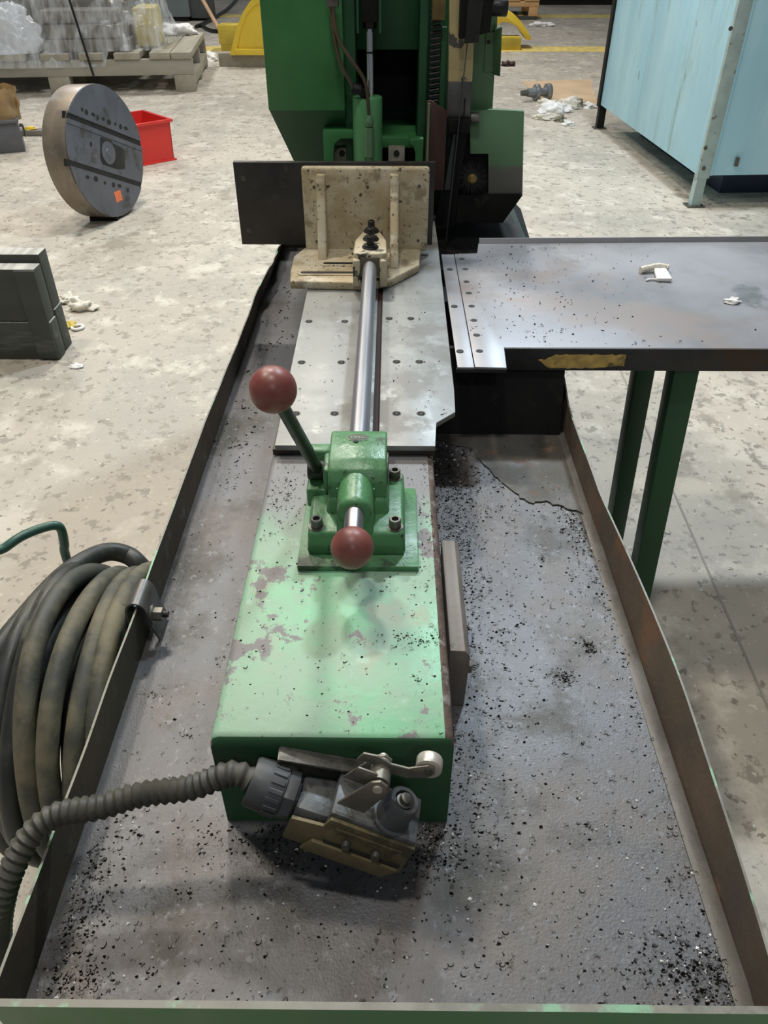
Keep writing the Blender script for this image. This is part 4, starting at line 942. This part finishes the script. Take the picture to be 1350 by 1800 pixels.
# pallet with film wrapped load
pc = at(345, 161, z=0); pb = at(366, 117, z=0)
PM = Matrix.Translation((pc.x, pc.y, 0)) @ Matrix.Rotation(math.atan2(pc.x - pb.x, pb.y - pc.y), 4, 'Z')
PD = (pb - pc).length; zs0, zs1, zs2 = .185, .355, .425
pal = thing('timber_pallet', (pc.x, pc.y, 0), 'weathered heavy timber pallet carrying the film wrapped load', 'pallet')
for x0, x1 in ((-.245, 0), (-1.75, -1.50), (-3.3, -3.05)):
    for y0 in (0, PD / 2 - .1, PD - .2):
        MB(PM).box(x0, x1, y0, y0 + .2, 0, zs0, .006).build('block', m_wood, pal)
for y0 in (0, PD / 2 - .05, PD - .1):
    MB(PM).box(-3.3, 0, y0, y0 + .10, zs0 + .001, zs1, .006).build('stringer', m_woodx, pal)
MB(PM).box(-.10, -.002, .11, PD - .11, zs0 - .13, zs0 - .002, .005).build('side_rail', m_wood, pal)
for x0, x1 in ((-.245, -.003), (-.50, -.255), (-.92, -.62), (-1.33, -1.06), (-1.78, -1.45), (-2.25, -1.95), (-2.7, -2.4), (-3.2, -2.9)):
    MB(PM).box(x0, x1, -.02, PD, zs1 + .001, zs2, .006).build('deck_board', m_wood, pal)
ld = thing('stock_bundle', PM @ Vector((-1.9, .8, zs2)), 'bundle of dark steel stock stacked on the timber pallet under clear film', 'load')
for i, (x0, x1, y0, y1, z0, z1) in enumerate(((-1.72, -.72, .12, .50, 0, .13), (-1.70, -.78, .14, .55, .135, .28), (-1.74, -.85, .18, .6, .285, .42), (-3.3, -.80, .62, 1.1, 0, .22), (-3.2, -1.0, .65, 1.1, .225, .5), (-3.3, -.9, 1.12, 1.7, 0, .45))):
    MB(PM).box(x0, x1, y0, y1, zs2 + z0 + .002, zs2 + z1, .02).build('stock_bar', m_load, ld)
MB(PM).box(-.70, -.42, .45, 1.0, zs2 + .002, zs2 + .42, .03).build('yellow_crate', mat('pale_yellow_part', (.62, .52, .20), .5), ld)
fm = MB(PM)
def film(a, b):
    # skirt of film draped round the load: a round the load, b from foot to top
    P = [(-.36, .02), (-.30, .9), (-.36, 1.75), (-2.0, 1.8), (-3.5, 1.75), (-3.5, .0), (-2.0, -.03), (-.9, -.01), (-.36, .02)]
    s = a * (len(P) - 1); i = min(int(s), len(P) - 2); f_ = s - i
    x = P[i][0] + (P[i + 1][0] - P[i][0]) * f_; y = P[i][1] + (P[i + 1][1] - P[i][1]) * f_
    cx, cy_ = -1.9, .8; k = 1 - .25 * b ** 1.6
    x = cx + (x - cx) * (1 - .10 * b ** 2); y = cy_ + (y - cy_) * k
    w = .045 * noise.noise(Vector((x * 3 + b * 2, y * 3, b * 4))) + .02 * noise.noise(Vector((x * 9, y * 9, b * 3)))
    return Vector((x + w, y + w * .8, zs2 + .02 + .62 * b + .03 * noise.noise(Vector((x * 4, y * 4, 1))) * b - (.16 * (1 - b) if y < .3 and x < -1.0 else 0)))
fm.grid(film, 120, 22)
fm.grid(lambda a, b: Vector((-3.4 + 3.0 * a, .15 + 1.4 * b, zs2 + .62 + .05 * noise.noise(Vector((a * 9, b * 5, 3))) + .05 * math.sin(b * 3.14))), 40, 20)
tag(fm.build('stretch_film', m_film, org=PM @ Vector((-1.9, .8, zs2)), smooth=60), 'wrinkled clear plastic film wrapped over the load on the pallet', 'plastic film')
for x in (-1.24, -2.42):
    st = MB(PM).box(x - .013, x + .013, -.075, -.068, zs0 + .0, zs2 + .62, R=Matrix.Rotation(math.radians(-7), 3, 'Y'))
    tag(st.build('black_strap', m_black, org=PM @ Vector((x, -.07, zs2))), 'black strap over the wrapped load ' + ('near its middle' if x > -2 else 'at the left picture edge'), 'strap')
crumple('film_glare_heap', PM @ Vector((-2.25, .22, zs2 + .0)), .40, .20, .40, 27, m_glarefilm, 'added heap of white film standing in for glare on the left end of the wrapped load', 'film glare', lump=.6, sub=5)  # added heap; its whiteness stands in for glare on the film
crumple('pallet_rag', PM @ Vector((-.38, 1.75, zs2)), .26, .16, .10, 21, m_ragw, 'white cloth heap at the back corner of the timber pallet', 'rag', lump=.8)
crumple('paper_scrap', at(372, 106, z=0), .10, .12, .09, 22, m_ragw, 'white crumpled paper on the floor right of the pallet', 'paper')
crumple('white_cup', at(407, 112, z=0), .17, .06, .04, 23, m_ragw, 'flat white scrap on the floor before the yellow guard', 'paper', lump=.3)

# grey machine, stick and cables behind
gm = at(325, 38, z=0)
gmo = thing('grey_cabinet', gm, 'dark grey-green machine cabinet behind the wrapped pallet', 'machine')
MB().box(gm.x - 1.1, gm.x + .12, gm.y, gm.y + .9, .08, 1.6, .01).build('body', m_grey, gmo)
MB().box(gm.x + .125, gm.x + .5, gm.y + .1, gm.y + .8, .05, 1.5, .01).build('side_panel', mat('grey_dark', (.075, .085, .085), .5), gmo)
MB().box(gm.x - 1.05, gm.x + .08, gm.y + .03, gm.y + .86, 0, .08).build('plinth', m_blk2, gmo)
s0 = at(389, 60, z=0); s1 = at(352, -8, y=s0.y + .7)
tag(MB().tube([s0 + Vector((0, 0, .02)), s1, s1 * 2 - s0], .035, 10).build('wood_stick', m_stick, org=s0), 'bare wooden broom stick leaning near the yellow guard', 'stick')
hp = [at(352, 44, z=.03), at(372, 54, z=.03), at(400, 55, z=.03), at(440, 52, z=.03)]
tag(MB().tube(bez(hp, 8), .035, 8).build('black_cable', m_black, org=hp[0]), 'black cable on the floor beneath the wooden stick', 'cable')
hp = [at(345, 47, z=.03), at(365, 38, z=.03), at(385, 26, z=.03), at(402, 14, z=.03), at(416, -2, z=.03), at(425, -20, z=.03)]
tag(MB().tube(bez(hp, 8), .035, 8).build('black_cable', m_black, org=hp[0]), 'black cable rising to the frame top behind the wooden stick', 'cable')

# yellow guard pieces behind the saw
yg = at(440, 118, z=0)
Yy = yg.y
ygd = thing('yellow_guard', (yg.x, Yy, 0), 'yellow steel machine guard with quarter-round side left behind the saw', 'machine guard')
def ypt(u, v, y): q = at(u, v, y=y); return (q.x, q.z)
arcp = [(414, 97), (418, 78), (424, 50), (433, 26), (446, 10), (462, 2), (480, 0), (480, 97)]
MB().prism([ypt(u, v, Yy) for u, v in arcp], Yy, Yy + .05, 'y').build('side_plate', m_yel, ygd)
arco = [(405, 96), (410, 74), (417, 46), (428, 20), (440, 2), (460, -14), (480, -18), (480, 0), (462, 2), (446, 10), (433, 26), (424, 50), (418, 78), (414, 97)]
MB().prism([ypt(u, v, Yy) for u, v in arco], Yy - .03, Yy + .8, 'y').build('rim_band', m_yel, ygd)
q0 = ypt(413, 86, Yy - .06); q1 = ypt(480, 97, Yy - .06)
MB().box(q0[0], q1[0], Yy - .07, Yy + .0, q1[1], q0[1], .01).build('base_flange', m_yel, ygd)
MB().box(yg.x - .1, yg.x + .55, Yy + .1, Yy + .3, 0, q1[1] + .01).build('under_block', m_yeldk, ygd)
a = at(385, 92, z=0)
yb = MB().box(a.x, a.x + .45, a.y + .1, a.y + .45, 0.10, .36, .01); yb.box(a.x + .02, a.x + .43, a.y + .12, a.y + .43, 0, .10)
tag(yb.build('yellow_block', m_yeldk, org=(a.x, a.y, 0)), 'yellow painted timber block left of the yellow guard', 'block')
bl = at(432, 113, z=0)
tag(MB().box(bl.x - .35, bl.x + .55, bl.y - .22, bl.y - .13, 0, .17, .01).build('pale_plank', m_wood, org=(bl.x, bl.y, 0)), 'pale wooden plank on edge beneath the yellow guard', 'plank')
yr = at(880, 86, z=0)
yrt = thing('curved_guard', (yr.x, yr.y, 0), 'curved yellow guard rail reaching out right of the saw towards the rag', 'machine guard')
YR = yr.y
pr = [(860, 26), (872, 14), (890, 18), (905, 26), (918, 40), (928, 56), (936, 70), (925, 70), (917, 57), (908, 46), (896, 40), (882, 39), (870, 48), (860, 52)]
MB().prism([ypt(u, v, YR) for u, v in pr], YR, YR + .45, 'y', bev=.01).build('arm', m_yel, yrt)
kk = ypt(872, 41, YR); k2 = ypt(902, 62, YR)
MB().box(ypt(850, 60, YR)[0], ypt(869, 60, YR)[0], YR + .02, YR + .4, 0, ypt(860, 30, YR)[1]).build('stem', m_yel, yrt)
e0 = at(845, 88, z=0); e1 = at(914, 88, z=0)
tag(MB().box(e0.x, e1.x, e0.y - .05, e0.y + .30, 0, .18, .01).build('yellow_beam', m_yeldk, org=(e1.x, e0.y, 0)), 'yellow painted timber on the floor under the curved yellow guard rail', 'timber')

# ------------------------------------------------------------------ right background
# blue cabinet on legs
cf = at(1216, 364, z=0); cb = at(1047, 224, z=0)
cab = thing('blue_cabinet', (cf.x + .5, cf.y + 1.2, 0), 'large light blue sheet metal cabinet on short square legs', 'cabinet')
ex = Vector((1, .06, 0)).normalized(); ey = (cb - cf).normalized()
def cpt(a, b_, z): q = cf + ex * a + ey * b_; return Vector((q.x, q.y, z))
Dc = (cb - cf).length; Wc = 2.4; zc0, zc1 = .225, 2.4
def cbox(a0, a1, b0, b1, z0, z1, bev=0): return MB().hexa([cpt(a0, b0, z0), cpt(a1, b0, z0), cpt(a1, b1, z0), cpt(a0, b1, z0), cpt(a0, b0, z1), cpt(a1, b0, z1), cpt(a1, b1, z1), cpt(a0, b1, z1)], bev)
cbox(.02, Wc, .03, Dc - .05, zc0 + .01, zc1).build('carcass', m_blue, cab)
for b0, b1 in ((.035, .66), (.664, 1.55), (1.554, Dc - .09)):
    cbox(-.012, .018, b0, b1, zc0, zc1, .003).build('side_panel', m_blue, cab)
cbox(.075, Wc, -.004, .028, zc0, zc1, .003).build('front_panel', m_blue, cab)
cbox(-.02, .075, -.012, .026, zc0 - .02, zc1, .004).build('corner_post', m_bluepost, cab)
cbox(.07, .09, -.010, -.004, zc0, zc1).build('post_flange', m_blue, cab)
cbox(-.03, .018, Dc - .085, Dc - .01, zc0 - .02, zc1).build('rear_post', m_blk2, cab)
for a0, b0, mm in ((-.01, -.005, m_bluepost), (-.01, Dc - .075, m_blk2), (Wc - .08, 0, m_bluepost), (Wc - .08, Dc - .08, m_blk2)):
    lg = cbox(a0, a0 + .07, b0, b0 + .07, .008, zc0 + .01).build('leg', mm, cab)
    cbox(a0 - .03, a0 + .10, b0 - .02, b0 + .09, 0, .010).build('foot_plate', m_bolt, lg)
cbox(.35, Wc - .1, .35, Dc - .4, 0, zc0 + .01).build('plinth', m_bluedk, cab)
fs = None
for u, v in ((1237, 296), (1240, 260), (1284, 50)):
    q = at(u, v, y=cf.y - .012)
    MB().cyl(q, q + Vector((0, -.006, 0)), .014, seg=10).build('rivet', m_bolt, cab)
q = at(1292, 282, y=cf.y + .03); MB().box(q.x - .012, q.x + .012, q.y - .05, q.y - .03, q.z - .03, q.z + .03).build('latch', m_bolt, cab)

# cardboard, spool and rags on the floor
cs = [at(u, v, z=0) for u, v in ((918, 144), (1038, 140), (1052, 186), (966, 194))]
tag(MB().prism([(p.x, p.y) for p in cs], .001, .006).build('cardboard_sheet', m_card, org=cs[0]), 'flat tan cardboard sheet on the floor behind the rags', 'cardboard')
sp = at(950, 178, z=0)
spt = thing('steel_spool', sp, 'grey steel flanged spool lying on its side by the cardboard', 'spool')
sd = Vector((1, .25, 0)).normalized(); s0 = sp + Vector((-.16, .02, .085))
MB().lathe([(0, .0), (.0, .045), (.09, .055), (.09, .085), (.115, .092), (.14, .085), (.14, .045), (.23, .045), (.23, .088), (.26, .092), (.285, .088), (.285, 0.001)], s0, sd, 24, caps=False).build('body', mat('spool_grey', (.24, .25, .26), .4, .5), spt)
MB().lathe([(-.08, .02), (-.08, .03), (.0, .035)], s0, sd, 12).build('stub', m_bolt, spt)
for i, (u, v, sx, sy, sz, m, lab) in enumerate(((975, 196, .16, .12, .07, m_ragw, 'large white rag at the centre of the rag heap by the cabinet leg'), (960, 186, .10, .06, .05, m_rag, 'cream rag on the upper left of the rag heap'), (1000, 190, .13, .09, .07, m_rag, 'cream rolled rag on the right of the rag heap'), (1014, 187, .07, .09, .06, m_ragg, 'olive oily rag on the right of the rag heap'),
        (960, 210, .12, .05, .045, m_rag, 'dirty cream rag on the lower left of the rag heap'), (984, 213, .06, .06, .04, m_ragg, 'grey oily rag at the bottom of the rag heap'), (998, 220, .06, .05, .035, m_ragw, 'little white rag nearest the camera in the rag heap'), (1034, 188, .09, .10, .03, m_ragw, 'white torn cloth tucked behind the rear cabinet leg'))):
    crumple('wiping_rag', at(u, v, z=0), sx, sy, sz, 31 + i, m, lab, 'rag', 'rags on the floor by the blue cabinet', lump=.75)
crumple('dark_lump', at(893, 116, z=0), .09, .06, .05, 50, m_rust, 'small dark brown lump on the stained floor right of the saw', 'debris')
crumple('white_rag', at(952, 46, z=0), .22, .12, .06, 51, m_ragw, 'white rag on the far floor between the yellow lines', 'rag', lump=.8)
# orange wood pallet and dark machine far behind
op = at(945, 35, z=0)
opo = thing('orange_pallet', op, 'bright orange wood crate frame far behind the curved yellow guard rail', 'pallet')
for y0 in (0, 1.0):
    MB().box(op.x - 2.0, op.x, op.y + y0, op.y + y0 + .12, .225, .325, .01).build('top_rail', m_orange, opo)
    for x in (-.20, -1.0, -1.9): MB().box(op.x + x, op.x + x + .19, op.y + y0, op.y + y0 + .12, .062, .224, .008).build('block', m_orange, opo)
    MB().box(op.x - 2.0, op.x - .02, op.y + y0 - .005, op.y + y0 + .125, .0, .06, .008).build('bottom_rail', m_wooddk, opo)
for x in (-.3, -.7, -1.1, -1.5, -1.9): MB().box(op.x + x, op.x + x + .3, op.y - .02, op.y + 1.15, .326, .365, .008).build('deck_board', m_orange, opo)
dm = at(1010, 9, z=0)
dmo = thing('dark_cabinet', dm, 'dark machine base at the top edge beyond the blue cabinet', 'machine')
MB().box(dm.x - .9, dm.x + 2.2, dm.y, dm.y + 1.2, .10, 1.4, .02).build('body', mat('dark_machine', (.11, .10, .09), .5), dmo)
MB().box(dm.x - .85, dm.x + 2.1, dm.y + .03, dm.y + 1.1, 0, .10).build('plinth', m_blk2, dmo)

for o in bpy.data.objects:
    if '_o' in o: del o['_o']
